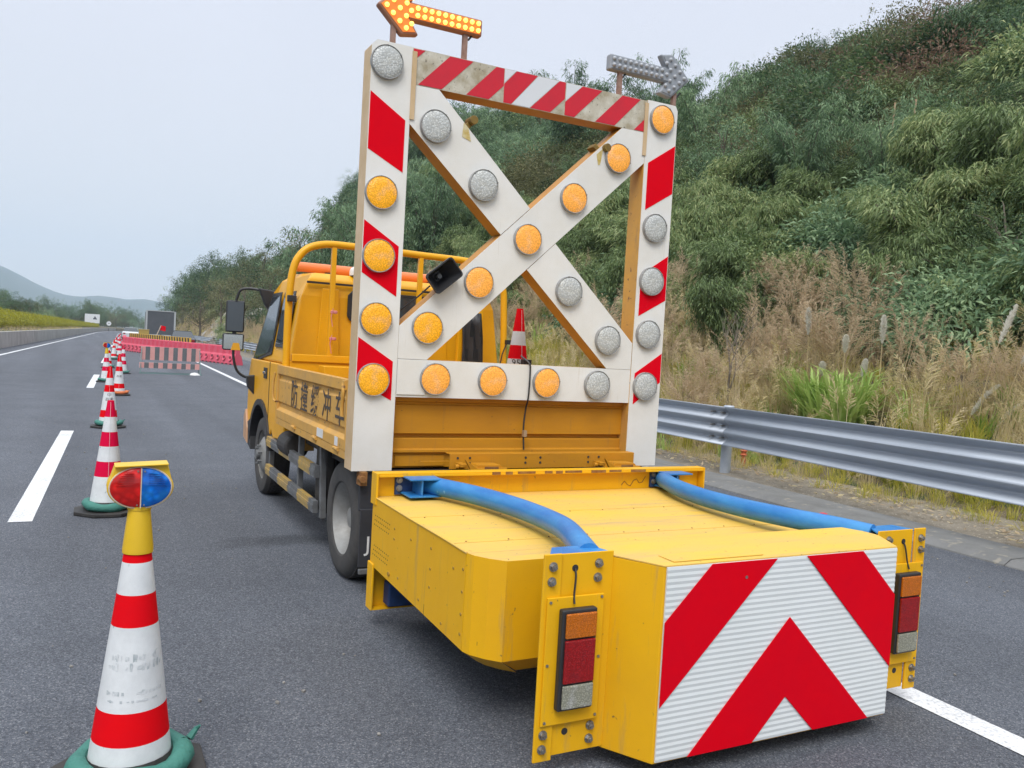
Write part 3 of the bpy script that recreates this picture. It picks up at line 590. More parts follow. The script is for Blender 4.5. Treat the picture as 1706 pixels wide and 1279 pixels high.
RT = [(4.3, 235, T_DRK[0], 1.0, 'grey green'), (4.9, 215, T_DRK[1], 1.35, 'dark'), (5.3, 190, T_GRN[0], 1.5, 'dull green'), (5.9, 172, T_DRK[0], 1.45, 'dark'), (6.5, 160, T_DRK[1], 1.35, 'dark rounded'), (7.2, 150, T_DRK[0], 1.45, 'dark'), (7.9, 140, T_DRK[1], 1.35, 'dark rounded'), (8.7, 130, T_DRK[0], 1.3, 'dark'),
      (9.3, 122, T_OLV[0], 1.3, 'olive brown'), (10.1, 112, T_OLV[1], 1.1, 'olive'), (10.9, 104, T_DRK[1], 1.15, 'dark'), (11.6, 98, T_GRN[0], 1.1, 'green'), (12.2, 94, T_OLV[1], 1.15, 'tall olive'), (12.8, 88, T_GRN[0], .95, 'sparse green'), (6.3, 120, T_OLV[0], 1.2, 'low olive'), (7.6, 105, T_OLV[1], .9, 'olive brown'), (9.0, 92, T_OLV[0], 1., 'drab olive'), (10.6, 82, T_OLV[1], .8, 'brownish olive')]
for i, (az, r, pr, s, wd_) in enumerate(RT):
    x, y = pol(az, r); plant('broadleaf_tree', pr, x, y, s, f'{wd_} tree on the slope behind the cab, {ordn[i]} from the left' if i < 14 else f'{wd_} tree lower on the slope behind the cab, {ordn[i-14]} of the lower row', 'tree', G, i*1.3, ('crown', 'trunk'))
for i, (az, r, s, lab) in enumerate([(14.6, 40, 1.15, 'tall feathery bamboo against the sky just left of the white sign frame'), (17.2, 42, 1.1, 'bamboo clump showing at the left post of the sign frame'), (21, 43, 1.05, 'bamboo clump in the upper left opening of the sign frame'), (30.2, 52, 1.15, 'feathery bamboo tips above the right end of the striped top beam'),
                                  (36.4, 50, 1.1, 'bamboo standing against the sky beside the grey arrow'), (39.2, 44, 1.0, 'thin bamboo on the skyline right of the grey arrow'), (45.5, 27, .62, 'large leafy bamboo clump halfway up the hill on the right'), (50.5, 25, .62, 'tall dark bamboo mound high on the hill at the right')]):
    x, y = pol(az, r); plant('bamboo_clump', T_BAM, x, y, s, lab, 'bamboo', 'bamboo clumps on the hill', i*2.1, ('foliage', 'culms'))
for i, (u, v, s, lab) in enumerate([(15.2, 9.5, .62, 'bright drooping bamboo behind the right post of the sign frame'), (16.2, 6.2, .6, 'bright bamboo in the thicket right of the sign frame'), (17, 2.5, .65, 'bright bamboo at the right edge of the picture')]):
    plant('bamboo_clump', T_BAM2, RX(u, v), v, s, lab, 'bamboo', 'bright bamboo clumps above the dry grass', i*2, ('foliage', 'culms'))
# reed clump, plumes, bare sapling
REED = tuft('u_reed', LF_LIM, 260, 1.3, .85, .045, .75, LF_LIM, 0)
def single(name, me, x, y, s, label, cat, group=None, rz=0, z=None):
    o = bpy.data.objects.new(name, me); COL.objects.link(o); o.location = (x, y, (max(0, tz(x, y))-.04) if z is None else z); o.scale = (s, s, s); o.rotation_euler = (0, 0, rz); return tag(o, label, cat, group)
x, y, z = at(1395, 690, 9.5); single('reed_clump', REED.data, x, y, 1.05, 'bright green reed clump behind the guardrail among dry grass', 'reed', z=tz(x, y)-.05)
x, y, z = at(1358, 690, 9.8); single('reed_clump', REED.data, x, y, .85, 'smaller green reed clump joined to the left of the bright one', 'reed', rz=2, z=tz(x, y)-.05)
def plume(px, py, h, lean, label, u=9.9):
    x, y, z = at(px, py, u); t = thing('silvergrass_plume', (x, y, tz(x, y)-.05), label, 'plume', 'pale silvergrass plumes'); H = max(.5, z-tz(x, y)+.05); d = np.array([lean, -.2*lean, 0]); pts_ = [tuple(d*(tt**2)+np.array([0, 0, H*tt])) for tt in np.linspace(0, 1, 7)]
    MB().tube(pts_, [.008, .008, .007, .006, .005, .004, .003], 5).build('stem', GR_DRY, t)
    n = 1300; tt = RNG.uniform(1-h/H, 1, n); P = np.outer(tt**2, d)+np.outer(H*tt, [0, 0, 1]); wv = np.sin(np.clip((tt-(1-h/H))/(h/H), 0, 1)*np.pi)**.5
    D = RNG.normal(size=(n, 3))*np.array([.32, .32, .2])+np.array([lean*1.4, -.2*lean, 1.]); me = leaves_mesh('head', P, D, .075*(.35+wv), .010, [GR_PMP], droop=.15)
    o = bpy.data.objects.new('seed_head', me); COL.objects.link(o); o.parent = t
for a in [(1353, 515, .42, -.06, 'upright pale plume, leftmost above the reed clump'), (1473, 527, .40, 0, 'upright pale plume standing right of the reed clump'), (1645, 505, .5, .45, 'long white plume leaning right near the right edge, upper one'), (1680, 545, .45, .5, 'white plume leaning right at the right edge below the upper one'),
          (1408, 560, .26, .02, 'short plume rising behind the reed clump'), (1435, 600, .26, .08, 'low buff plume at the right side of the reed clump'), (1372, 605, .2, -.02, 'small white plume inside the reed clump'), (1612, 640, .4, .5, 'drooping buff plume low among the dry grass at right'), (1660, 665, .4, .5, 'lowest drooping plume near the right edge')]:
    plume(*a)
x, y, z = at(1210, 668, 8.9); t = thing('bare_sapling', (x, y, tz(x, y)-.1), 'thin leafless sapling behind the guardrail post', 'sapling')
m = MB(); rg = random.Random(5)
def twig(m, p, d, l, r, dep):
    q = p+d*l; mid = p+d*l*.5+Vector((rg.uniform(-.03, .03), rg.uniform(-.03, .03), 0)); m.tube([p, mid, q], [r, r*.85, r*.65], 5, caps=False)
    if dep:
        for k in range(3 if dep > 2 else 2): twig(m, p+d*l*rg.uniform(.55, 1), (d+Vector((rg.uniform(-.55, .55), rg.uniform(-.55, .55), rg.uniform(.0, .35)))).normalized(), l*rg.uniform(.55, .85), r*.6, dep-1)
twig(m, Vector((0, 0, 0)), Vector((.03, 0, 1)).normalized(), 1.05, .026, 4); m.build('branch', BARK, t)
# --- median hedge and distant woods on the left
U = []; W = []; Hs = []
for v in np.arange(-6, 250, .62):
    for du in (-.35, .35): U.append(-8.0+du+RNG.normal()*.08); W.append(v+RNG.normal()*.1); Hs.append((.98-.0011*v)*RNG.uniform(.85, 1.15))
U = np.array(U); W = np.array(W); X, Y = toxy(U, W)
tag(scatter('hedge', X, Y, terr(X, Y)-.12, np.array(Hs), np.zeros(len(U), int), P_HG, tilt=.1), 'long clipped yellow green hedge on top of the median wall', 'hedge', kind='stuff')
U, W = jgrid(-7.6, -6.0, -5, 160, .38); X, Y = toxy(U, W); tag(scatter('median_grass', X, Y, terr(X, Y)-.03, np.full(len(X), .17)*RNG.uniform(.5, 1.3, len(X)), (RNG.uniform(size=len(X)) > .35).astype(int), P_GR), 'pale dry grass strip between wall and hedge', 'grass', kind='stuff')
LT = [(-5.6, 120, T_DRK[0], .72), (-4.9, 128, T_GRN[0], .74), (-4.2, 140, T_DRK[1], .72), (-3.75, 150, T_OLV[0], .66), (-3.2, 165, T_DRK[0], .6), (-2.8, 180, T_OLV[1], .52), (-2.3, 200, T_GRN[0], .52), (-1.8, 225, T_DRK[1], .5), (-6.3, 112, T_GRN[0], .8), (-7.2, 105, T_DRK[1], .8), (-8.5, 95, T_DRK[0], .8)]
for i, (az, r, pr, s) in enumerate(sorted(LT, key=lambda q: q[0])):
    x, y = pol(az, r); plant('broadleaf_tree', pr, x, y, s, f'tree beyond the median hedge on the left, {ordn[i]} counting from the left', 'tree', 'trees beyond the median hedge', i*.9, ('crown', 'trunk'))
# far wood: one mass
A = RNG.uniform(-22, 16, 900); Rr = RNG.uniform(340, 620, 900); X = Rr*np.sin(np.radians(A)); Y = Rr*np.cos(np.radians(A)); cvv = np.maximum(0, Y-180)**2/3000
uu_ = X-.031*Y-cvv; k = (uu_ < -16) | (uu_ > 14); X, Y = X[k], Y[k]
tag(scatter('far_wood', X, Y, np.zeros(len(X))-.4, RNG.uniform(.75, 1.5, len(X))*np.where(RNG.uniform(size=len(X)) > .9, 1.35, 1), RNG.integers(0, 4, len(X)), [T_DRK[0], T_DRK[1], T_GRN[0], T_OLV[0]]), 'dark distant wood across the end of the road', 'wood', kind='stuff')
A = RNG.uniform(-16, -1, 420); Rr = RNG.uniform(130, 330, 420); X = Rr*np.sin(np.radians(A)); Y = Rr*np.cos(np.radians(A)); k = (X-.031*Y < -14); X, Y = X[k], Y[k]
tag(scatter('median_scrub', X, Y, terr(X, Y)-.3, RNG.uniform(.9, 1.7, len(X)), RNG.integers(0, 4, len(X)), P_SH[:4]), 'low green scrub behind the median hedge', 'scrub', kind='stuff')
# ================================================================ the truck (measured frame: +Y is its driving direction)
TR = thing('crash_cushion_truck', (2.45, 6.5, 0), 'amber crew cab truck carrying the white X shaped light frame on its rear', 'truck')
OFF = Matrix.Translation((2.45, 6.5, 0)).inverted()
def tp(m, name, mats, parent=TR, bevel=0, smooth=False, label=None, seg=2):
    o = m.build(name, mats, None, bevel, smooth, seg); o.parent = parent
    if parent is TR: o.matrix_parent_inverse = OFF
    else: o.matrix_parent_inverse = Matrix.Identity(4)
    if label: o['label'] = label
    return o
FY = 4.65
# --- light frame: posts, beams, X
frame = MB()
def bar(m, poly, y0, y1): m.prism(poly, 'y', y0, y1)
side = MB(); face = MB()
def member(poly, name, depth=.15, y0=FY, fm=WHT, sm=CREAM, label=None):
    p = tp(MB().prism(poly, 'y', y0+.0025, y0+depth), name, sm, bevel=.003, label=label)
    f = tp(MB().prism(poly, 'y', y0, y0+.0022), 'face_sheet', fm, p); return p
member([(1.37, .742), (1.615, .742), (1.615, 3.212), (1.40, 3.212), (1.37, 3.18)], 'frame_post')
member([(3.285, .75), (3.535, .75), (3.535, 3.19), (3.515, 3.222), (3.285, 3.222)], 'frame_post')
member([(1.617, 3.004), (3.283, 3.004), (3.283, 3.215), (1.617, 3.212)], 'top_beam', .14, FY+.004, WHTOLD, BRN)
member([(1.617, 1.18), (1.80, 1.18), (3.283, 1.18), (3.283, 1.405), (1.617, 1.405)], 'bottom_beam', .12, FY+.004, WHT, CREAM)
# X bars: one through, the other in two halves
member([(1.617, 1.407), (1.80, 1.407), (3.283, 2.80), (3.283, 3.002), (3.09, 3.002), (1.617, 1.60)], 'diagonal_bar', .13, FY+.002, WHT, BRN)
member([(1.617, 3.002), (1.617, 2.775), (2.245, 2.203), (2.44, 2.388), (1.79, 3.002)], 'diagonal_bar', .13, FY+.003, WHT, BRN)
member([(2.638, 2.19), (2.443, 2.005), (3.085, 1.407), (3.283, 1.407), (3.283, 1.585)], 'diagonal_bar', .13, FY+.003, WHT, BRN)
tp(MB().box(3.2815, 3.2845, FY+.003, FY+.149, .755, 2.99), 'post_side', ORYD)
# stripes: thin sheets of their own
def sheet(poly, mat=RED, y=FY): tp(MB().prism(poly, 'y', y-.0022, y-.0002), 'red_stripe', mat)
for z0 in (2.920, 2.192, 1.520): sheet([(1.374, z0), (1.588, z0-.133), (1.588, z0-.133-.30 if z0 > 2.5 else z0-.425 if z0 > 2 else z0-.362), (1.374, z0-.325 if z0 > 2.5 else z0-.300 if z0 > 2 else z0-.255)])
for z0, dr, dl in ((2.952, .325, .46), (2.199, .305, .425), (1.528, .20, .356)): sheet([(3.531, z0), (3.315, z0-.145), (3.315, z0-dl), (3.531, z0-dr)])
tb = lambda *p: sheet(list(p), REDF, FY+.004)
tb((1.62, 3.207), (1.691, 3.208), (1.62, 3.137)); tb((1.848, 3.209), (1.998, 3.209), (1.804, 3.008), (1.657, 3.008)); tb((2.154, 3.210), (2.208, 3.210), (2.208, 3.106), (2.113, 3.008), (1.963, 3.008))
tb((2.295, 3.211), (2.44, 3.211), (2.266, 3.008), (2.212, 3.008), (2.212, 3.12)); tb((2.60, 3.211), (2.644, 3.211), (2.644, 3.110), (2.543, 3.008), (2.399, 3.008)); tb((2.771, 3.211), (2.92, 3.211), (2.72, 3.008), (2.648, 3.008), (2.648, 3.09))
tb((3.08, 3.212), (3.225, 3.212), (3.03, 3.008), (2.88, 3.008)); tb((3.278, 3.10), (3.278, 3.008), (3.186, 3.008))
for poly in ([(2.650, 3.211), (2.768, 3.211), (2.650, 3.096)], [(2.212, 3.211), (2.29, 3.211), (2.212, 3.126)], [(2.445, 3.211), (2.596, 3.211), (2.394, 3.008), (2.27, 3.008)]):
    tp(MB().prism(poly, 'y', FY+.0022, FY+.0038), 'clean_white_patch', surf('clean_white_sheet', (.68, .70, .73), .4) if 'clean_white_sheet' not in bpy.data.materials else bpy.data.materials['clean_white_sheet'])
# seam lines and lower-left cover plates
tp(MB().box(1.619, 1.80, FY-.003, FY+.001, 1.195, 1.402), 'cover_plate', WHT, bevel=.0015)
tp(MB().box(1.612, 1.640, FY-.006, FY-.001, 2.80, 3.19), 'edge_strip', CREAM)
tp(MB().box(3.262, 3.290, FY-.006, FY-.001, 2.85, 3.20), 'edge_strip', CREAM)
# --- lamps
LAMPS = [(1.459, 3.091, 0), (1.463, 2.353, 1), (1.466, 1.993, 1), (1.469, 1.629, 1), (1.471, 1.277, 1), (1.774, 2.783, 0), (2.103, 2.484, 0), (2.428, 2.192, 2), (2.751, 1.894, 0), (3.073, 1.595, 0), (3.064, 2.795, 2), (2.744, 2.491, 2), (2.108, 1.895, 2), (1.789, 1.598, 1), (3.400, 3.106, 3), (3.397, 2.376, 0), (3.397, 2.015, 0), (3.397, 1.654, 0), (3.399, 1.298, 0), (1.856, 1.294, 2), (2.239, 1.296, 2), (2.623, 1.297, 2), (3.011, 1.294, 0)]
lr = random.Random(2)
bez = MB().lathe([(.0, .012), (.094, .012), (.0965, -.002), (.0965, -.020), (.0945, -.024), (.0915, -.023), (.0915, -.016), (.0, -.016)], n=40, axis='y')
lens = MB(); lens.lathe([(.0912, -.018), (.084, -.0235), (.05, -.027), (.02, -.028), (.0001, -.028)], n=40, axis='y')
bz = bez.build('warning_lamp', BEZ, smooth=True); ln = lens.build('lens', AMBON, smooth=True)
lens_me = {}
for k, mt in ((0, CLROFF), (1, AMBON), (2, AMBON2), (3, AMBON2)):
    me = ln.data.copy(); me.materials.clear(); me.materials.append(mt); lens_me[k] = me
scr = MB()
for a in range(6):
    t = a*math.pi/3+.3; scr.cyl((.0935*math.cos(t), -.027, .0935*math.sin(t)), (.0935*math.cos(t), -.020, .0935*math.sin(t)), .0035, n=6)
scm = scr.build('rim_screws', BOLT)
for i, (x, z, k) in enumerate(LAMPS):
    b = bz if i == 0 else bz.copy(); l = ln if i == 0 else ln.copy(); s = scm if i == 0 else scm.copy()
    if i: COL.objects.link(b); COL.objects.link(l); COL.objects.link(s)
    l.data = lens_me[k]; b.parent = TR; b.matrix_parent_inverse = OFF; b.location = (x, FY-.003, z); l.parent = b; s.parent = b; b.rotation_euler = (0, lr.uniform(0, 6.28), 0)
    b['label'] = ('unlit clear round lamp', 'lit yellow amber round lamp', 'lit orange amber round lamp', 'lit peach coloured round lamp')[k]
# --- arrow signs on two stalks
def arrow(x_tip, sgn, lit):
    X = lambda d: x_tip+sgn*d
    zc = 3.445; pts = [(X(0), zc), (X(.155), zc+.150), (X(.26), zc+.130), (X(.205), zc+.052), (X(.665), zc+.052), (X(.665), zc-.052), (X(.205), zc-.052), (X(.26), zc-.130), (X(.155), zc-.150)]
    body = tp(MB().prism(pts, 'y', FY+.075, FY+.13), 'arrow_sign', SIGNOFF if not lit else surf('orange_sign_case', (.34, .16, .10), .5), bevel=.012, seg=3, label='lit amber arrow pointing left' if lit else 'unlit grey arrow pointing right')
    inn = [(X(.02), zc), (X(.16), zc+.132), (X(.235), zc+.118), (X(.185), zc+.040), (X(.65), zc+.040), (X(.65), zc-.040), (X(.185), zc-.040), (X(.235), zc-.118), (X(.16), zc-.132)]
    f = tp(MB().prism(inn, 'y', FY+.071, FY+.0745), 'sign_face', BULBHALO if lit else SIGNOFF, body)
    B = [(.245+.0435*i, dz) for i in range(10) for dz in (-.02, .022)]+[(.055, 0), (.095, .037), (.095, -.037), (.135, 0), (.137, .074), (.137, -.074), (.175, .037), (.175, -.037), (.178, .106), (.178, -.106), (.205, 0), (.21, .075), (.21, -.075)]
    ball = MB().lathe([(.0145, .0), (.0125, -.008), (.007, -.013), (.0001, -.0145)], n=10, axis='y').build('bulb', BULBON if lit else BULBOFF, smooth=True)
    for i, (d, dz) in enumerate(B):
        o = ball if i == 0 else ball.copy()
        if i: COL.objects.link(o)
        o.location = (X(d), FY+.071, zc+dz); o.parent = body
    for d, z0 in ((.11, zc-.10), (.565, zc-.05)):
        tp(MB().box(X(d)-.014, X(d)+.014, FY+.09, FY+.118, 3.21, z0+.04), 'sign_stalk', surf('rusty_pink_stalk', (.36, .24, .20), .7, col2=(.20, .11, .08), scale=30) if 'rusty_pink_stalk' not in bpy.data.materials else bpy.data.materials['rusty_pink_stalk'])
        tp(MB().cyl((X(d)+.02, FY+.10, z0-.03), (X(d)+.05, FY+.10, z0+.01), .006), 'stalk_clip', BLK)
arrow(1.412, 1, True); arrow(3.679, -1, False)
# lifting hooks with worn yellow patch
for x, z, a in ((2.00, 2.84, -.9), (2.93, 2.83, .62)):
    tp(MB().box(-.05, .05, -.03, .05, -.016, .016, M=Matrix.Translation((x, FY+.04, z)) @ Matrix.Rotation(a, 4, 'Y')).cyl((x+.05*math.cos(a)*(1 if a > 0 else .4), FY-.03, z+.02), (x+.05*math.cos(a)*(1 if a > 0 else .4), FY+.06, z+.02), .026, n=14), 'lifting_lug', surf('old_ochre_paint', (.26, .17, .02), .6, col2=(.14, .08, .02), scale=30) if 'old_ochre_paint' not in bpy.data.materials else bpy.data.materials['old_ochre_paint'], bevel=.002)
for poly in ([(1.957, 2.842), (1.99, 2.81), (2.01, 2.735), (1.95, 2.755)], [(2.905, 2.80), (2.955, 2.845), (2.935, 2.735), (2.92, 2.732)]):
    m_ = bpy.data.materials.get('yellow_overspray') or surf('yellow_overspray', (.48, .32, .02), .6, col2=(.72, .68, .50), scale=22)
    tp(MB().prism(poly, 'y', FY+.0004, FY+.0012), 'paint_patch', m_)
# loudspeaker clamped to the diagonal
spk = MB(); Ms = Matrix.Translation((1.857, FY-.03, 1.912)) @ Matrix.Rotation(R_(-40), 4, 'Y')
W_, H_ = .104, .068
def rring(w, h, y, r=.02, n=5):
    out = []
    for cx, cz, a0 in ((w-r, h-r, 0), (-w+r, h-r, 90), (-w+r, -h+r, 180), (w-r, -h+r, 270)):
        for k in range(n): a = R_(a0+90*k/(n-1)); out.append((cx+r*math.cos(a), y, cz+r*math.sin(a)))
    return out
rings = [rring(.03, .03, .13, .012), rring(.05, .04, .10, .014), rring(W_, H_, -.03), rring(W_, H_, -.045), rring(W_-.008, H_-.008, -.045), rring(W_-.012, H_-.012, -.03), rring(.045, .036, .05, .014), rring(.026, .026, .07, .012)]
n = len(rings[0]); spk.add([tuple(Ms @ Vector(p)) for r in rings for p in r], [(j*n+i, j*n+(i+1) % n, (j+1)*n+(i+1) % n, (j+1)*n+i) for j in range(len(rings)-1) for i in range(n)]+[tuple(range(n)), tuple(range((len(rings)-1)*n, len(rings)*n))])
sp = tp(spk, 'loudspeaker', BLK, smooth=True, label='black rectangular horn loudspeaker')
tp(MB().cyl(Ms @ Vector((0, .06, 0)), Ms @ Vector((0, .035, 0)), .02, .014, n=16), 'horn_centre', GREYST, sp, smooth=True)
# cables
tp(MB().tube(smoothpath([(1.80, FY+.01, 1.85), (1.74, FY+.05, 1.78), (1.66, FY+.10, 1.70), (1.63, FY+.12, 1.66)]), .005, 6), 'cable', BLK)
tp(MB().tube(smoothpath([(2.46, FY+.05, 1.46), (2.495, FY-.005, 1.415), (2.503, FY-.008, 1.36), (2.50, FY-.008, 1.20), (2.506, FY+.03, 1.12), (2.498, FY+.03, 1.0), (2.503, FY+.02, .86)]), .0055, 6), 'cable', BLK)
tp(MB().box(2.49, 2.512, FY+.005, FY+.03, .945, .985), 'cable_tape', WOOD)
# --- tailgate between the posts
TG = MB()
def ribpanel(m, x0, x1, ys, zs): 
    V = [(x, y, z) for x in (x0, x1) for y, z in zip(ys, zs)]; n_ = len(zs); m.add(V, [(i, i+1, n_+i+1, n_+i) for i in range(n_-1)])
yo = 4.735
zs = [1.176, 1.150, 1.145, 1.135, 1.128, .955, .950, .930, .925, .862, .857, .84, .835, .745, .742]; ys = [yo-.02, yo-.02, yo, yo, yo-.012, yo-.012, yo+.02, yo+.02, yo-.008, yo-.008, yo-.022, yo-.022, yo+.004, yo+.004, yo+.03]
ribpanel(TG, 1.62, 3.28, ys, zs); TG.add([(1.62, yo+.05, .742), (3.28, yo+.05, .742), (3.28, yo+.05, 1.176), (1.62, yo+.05, 1.176)], [(0, 1, 2, 3)]); TG.add([(1.62, yo-.02, 1.176), (3.28, yo-.02, 1.176), (3.28, yo+.05, 1.176), (1.62, yo+.05, 1.176)], [(0, 1, 2, 3)])
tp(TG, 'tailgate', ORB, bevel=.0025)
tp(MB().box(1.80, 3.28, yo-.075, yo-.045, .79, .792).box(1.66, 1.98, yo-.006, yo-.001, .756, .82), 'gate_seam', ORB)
# hinge channel with bolt holes and stiffener brackets
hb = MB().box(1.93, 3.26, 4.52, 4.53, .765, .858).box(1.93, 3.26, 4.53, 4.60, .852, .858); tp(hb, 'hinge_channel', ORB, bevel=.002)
hol = MB()
for x in (1.98, 2.06, 2.44, 2.545, 2.90, 2.98):
    for z in (.80, .832): hol.cyl((x, 4.517, z), (x, 4.522, z), .0075, n=10)
tp(hol, 'bolt_holes', CHAS)
for x0 in (2.03, 3.00):
    b = MB(); b.prism([(x0-.06, .84), (x0+.02, .79), (x0+.22, .79), (x0+.20, .775), (x0-.02, .775)], 'y', 4.38, 4.40); b.prism([(x0+.03, .808), (x0+.18, .806), (x0+.22, .768), (x0+.01, .768)], 'y', 4.40, 4.50); b.box(x0-.07, x0-.03, 4.42, 4.50, .79, .81); b.cyl((x0-.09, 4.46, .79), (x0-.03, 4.46, .79), .014, n=10)
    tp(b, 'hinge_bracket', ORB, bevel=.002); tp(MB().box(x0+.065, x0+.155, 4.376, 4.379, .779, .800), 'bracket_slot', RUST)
# --- load bed
bed = MB(); bed.box(1.42, 3.48, 4.80, 6.86, .78, .90); tp(bed, 'bed_floor', ORYD, bevel=.004)
def bedside(x, s):     # s=-1 left face outwards
    m = MB(); P = [(0, 1.255), (0, 1.19), (-.018, 1.175), (-.018, .985+.19-.02), (-.010, 1.145), (-.010, .955), (-.018, .94), (-.018, .915), (-.006, .900), (.004, .895), (.004, .84), (-.004, .832), (-.04, .832), (-.05, 1.255)]
    poly = [(x-s*0+(-s)*d, z) for d, z in P]
    m.prism(poly, 'y', 4.815, 6.86); return m
def slope(x, z): return z
lp = bedside(1.372, 1) if False else None
def sidewall(xo, s):
    """profile from outside to inside; s=+1 means inwards is +X"""
    P = [(0, 1.262), (0, 1.195), (.022, 1.18), (.022, 1.155), (.010, 1.14), (.010, .972), (.024, .958), (.024, .925), (.004, .905), (0, .90), (0, .838), (.05, .838), (.05, 1.262)]
    return MB().prism([(xo+s*d, z) for d, z in P], 'y', 4.83, 6.86)
lw = tp(sidewall(1.374, 1), 'bed_side', ORYD, bevel=.002, label='dropside with black painted characters')
rw = tp(sidewall(3.526, -1), 'bed_side', ORYD, bevel=.002)
tp(MB().box(1.371, 1.40, 4.812, 4.83, .835, 1.265).box(1.371, 1.40, 6.86, 6.885, .80, 1.27), 'corner_stake', ORYD, bevel=.003)
tp(MB().box(1.376, 1.50, 4.80, 6.87, .785, .836), 'bed_rail', ORYD, bevel=.003); tp(MB().box(3.40, 3.524, 4.80, 6.87, .785, .836), 'bed_rail', ORYD, bevel=.003)
tp(MB().tube(smoothpath([(1.358, 6.90, 1.20), (1.348, 6.91, 1.10), (1.352, 6.90, .99), (1.362, 6.86, .965)]), .009, 6), 'latch_handle', ORYD)
tp(MB().tube(smoothpath([(1.362, 4.87, 1.24), (1.355, 4.84, 1.19), (1.356, 4.86, 1.10), (1.358, 4.86, 1.04)]), .011, 6).box(1.355, 1.372, 4.83, 4.88, 1.20, 1.255), 'latch_handle', ORYD)
for y in (6.2, 5.55, 5.0): tp(MB().cyl((1.37, y-.05, .828), (1.37, y+.05, .828), .012, n=8).box(1.372, 1.385, y-.03, y+.03, .80, .83), 'hinge', ORYD)
for y0, y1, z0, z1 in ((5.34, 5.50, .848, .905), (4.98, 5.05, .845, .900)): tp(MB().box(1.3715, 1.3735, y0, y1, z0, z1), 'paper_sticker', WHP)
# lettering on the dropside: one stencilled character each
for i, ch in enumerate('防撞缓冲车'):
    y = 6.27-i*.318; Mt = Matrix.Translation((1.3815, y, 1.055)) @ Matrix(((0, 0, -1, 0), (-1, 0, 0, 0), (0, 1, 0, 0), (0, 0, 0, 1)))
    o = text_mesh(ch, .225, INK, 'character', lw, Mt, bold=.0012); o.data['a'] = 1
# bulkhead hoop behind the cab
AY = 6.80
hoop = MB().tube(smoothpath([(1.43, AY, .90), (1.42, AY, 1.4), (1.43, AY, 1.95), (1.50, AY, 2.17), (1.66, AY, 2.262), (1.95, AY, 2.275), (2.5, AY, 2.265), (3.0, AY, 2.255), (3.22, AY, 2.20), (3.33, AY, 2.05), (3.355, AY, 1.86), (3.375, AY, 1.4), (3.37, AY, .9)], 7), .030, 14)
tp(hoop, 'hoop', ORY, smooth=True)
for x in (1.77, 2.53, 2.93, 3.12): tp(MB().box(x-.02, x+.02, AY-.02, AY+.02, 1.30, 2.25), 'hoop_bar', ORY, bevel=.004)
tp(MB().box(1.46, 3.34, AY-.025, AY+.02, 1.30, 1.36), 'hoop_rail', ORY, bevel=.005)
tp(MB().box(1.44, 3.34, AY-.01, AY+.02, .9, 1.298), 'bulkhead', ORY, bevel=.004)
for zz in (1.50, 1.72): tp(MB().lathe([(.024, -.012), (.029, -.008), (.029, .008), (.024, .012)], c=(1.785, AY-.03, zz), n=10).tube([(1.77, AY-.055, zz+.03), (1.755, AY-.06, zz-.04), (1.77, AY-.06, zz-.12)], .0035, 5), 'tied_ribbon', surf('faded_red_ribbon', (.62, .22, .22), .7) if 'faded_red_ribbon' not in bpy.data.materials else bpy.data.materials['faded_red_ribbon'])
tp(MB().box(1.40, 1.47, AY-.06, AY-.02, 1.78, 1.83), 'strap_clip', BLK, bevel=.004)
tp(MB().box(3.37, 3.42, AY-.07, AY-.01, 1.54, 1.58).tube([(3.38, AY-.05, 1.55), (3.34, AY-.05, 1.45), (3.32, AY-.05, 1.32)], .006, 5), 'strap_clip', BLK)
tp(MB().box(1.66, 2.15, 6.52, 6.70, 1.19, 1.28).box(1.95, 2.12, 6.48, 6.62, 1.26, 1.34).cyl((2.04, 6.46, 1.38), (2.04, 6.60, 1.38), .06, n=16), 'winch_box', ORY, bevel=.006)
# --- crew cab
cabL, cabR = 1.462, 3.44
low = [(6.975, .62), (7.42, .60), (7.50, .66)]
for k in range(13): a = R_(155-140*k/12); low.append((8.03-.50*math.cos(a-math.pi)*1., .40+.50*math.sin(a)) if False else (8.03-.50*math.cos(R_(25+130*k/12)), .40+.48*math.sin(R_(25+130*k/12))))
low += [(8.74, .55), (8.78, .80), (8.76, 1.10), (8.66, 1.26), (6.975, 1.26)]
tp(MB().prism(low, 'x', cabL, cabR), 'cab_body', ORY, bevel=.012, seg=3)
up_prof = [(6.975, 1.262), (6.99, 1.85), (7.02, 2.00), (7.12, 2.055), (7.9, 2.085), (8.1, 2.03), (8.22, 1.92), (8.66, 1.262)]
def inset(z): return .012+.11*max(0, (z-1.26)/.8)**1.2+(.10 if z > 2.05 else .04 if z > 1.99 else 0)
um = MB(); n = len(up_prof); um.add([(cabL+inset(z), y, z) for y, z in up_prof]+[(cabR-inset(z), y, z) for y, z in up_prof], [tuple(range(n)), tuple(range(n, 2*n))]+[(i, (i+1) % n, n+(i+1) % n, n+i) for i in range(n)])
tp(um, 'cab_upper', ORY, bevel=.022, seg=3)
def side_panel(name, poly, out, mat, left=True, thick=.006, **kw):
    V = []
    for y, z in poly: V.append(((cabL+inset(z)-out) if left else (cabR-inset(z)+out), y, z))
    W = [((v[0]+thick) if left else (v[0]-thick), v[1], v[2]) for v in V]; n = len(V)
    return tp(MB().add(V+W, [tuple(range(n)), tuple(range(n, 2*n))]+[(i, (i+1) % n, n+(i+1) % n, n+i) for i in range(n)]), name, mat, **kw)
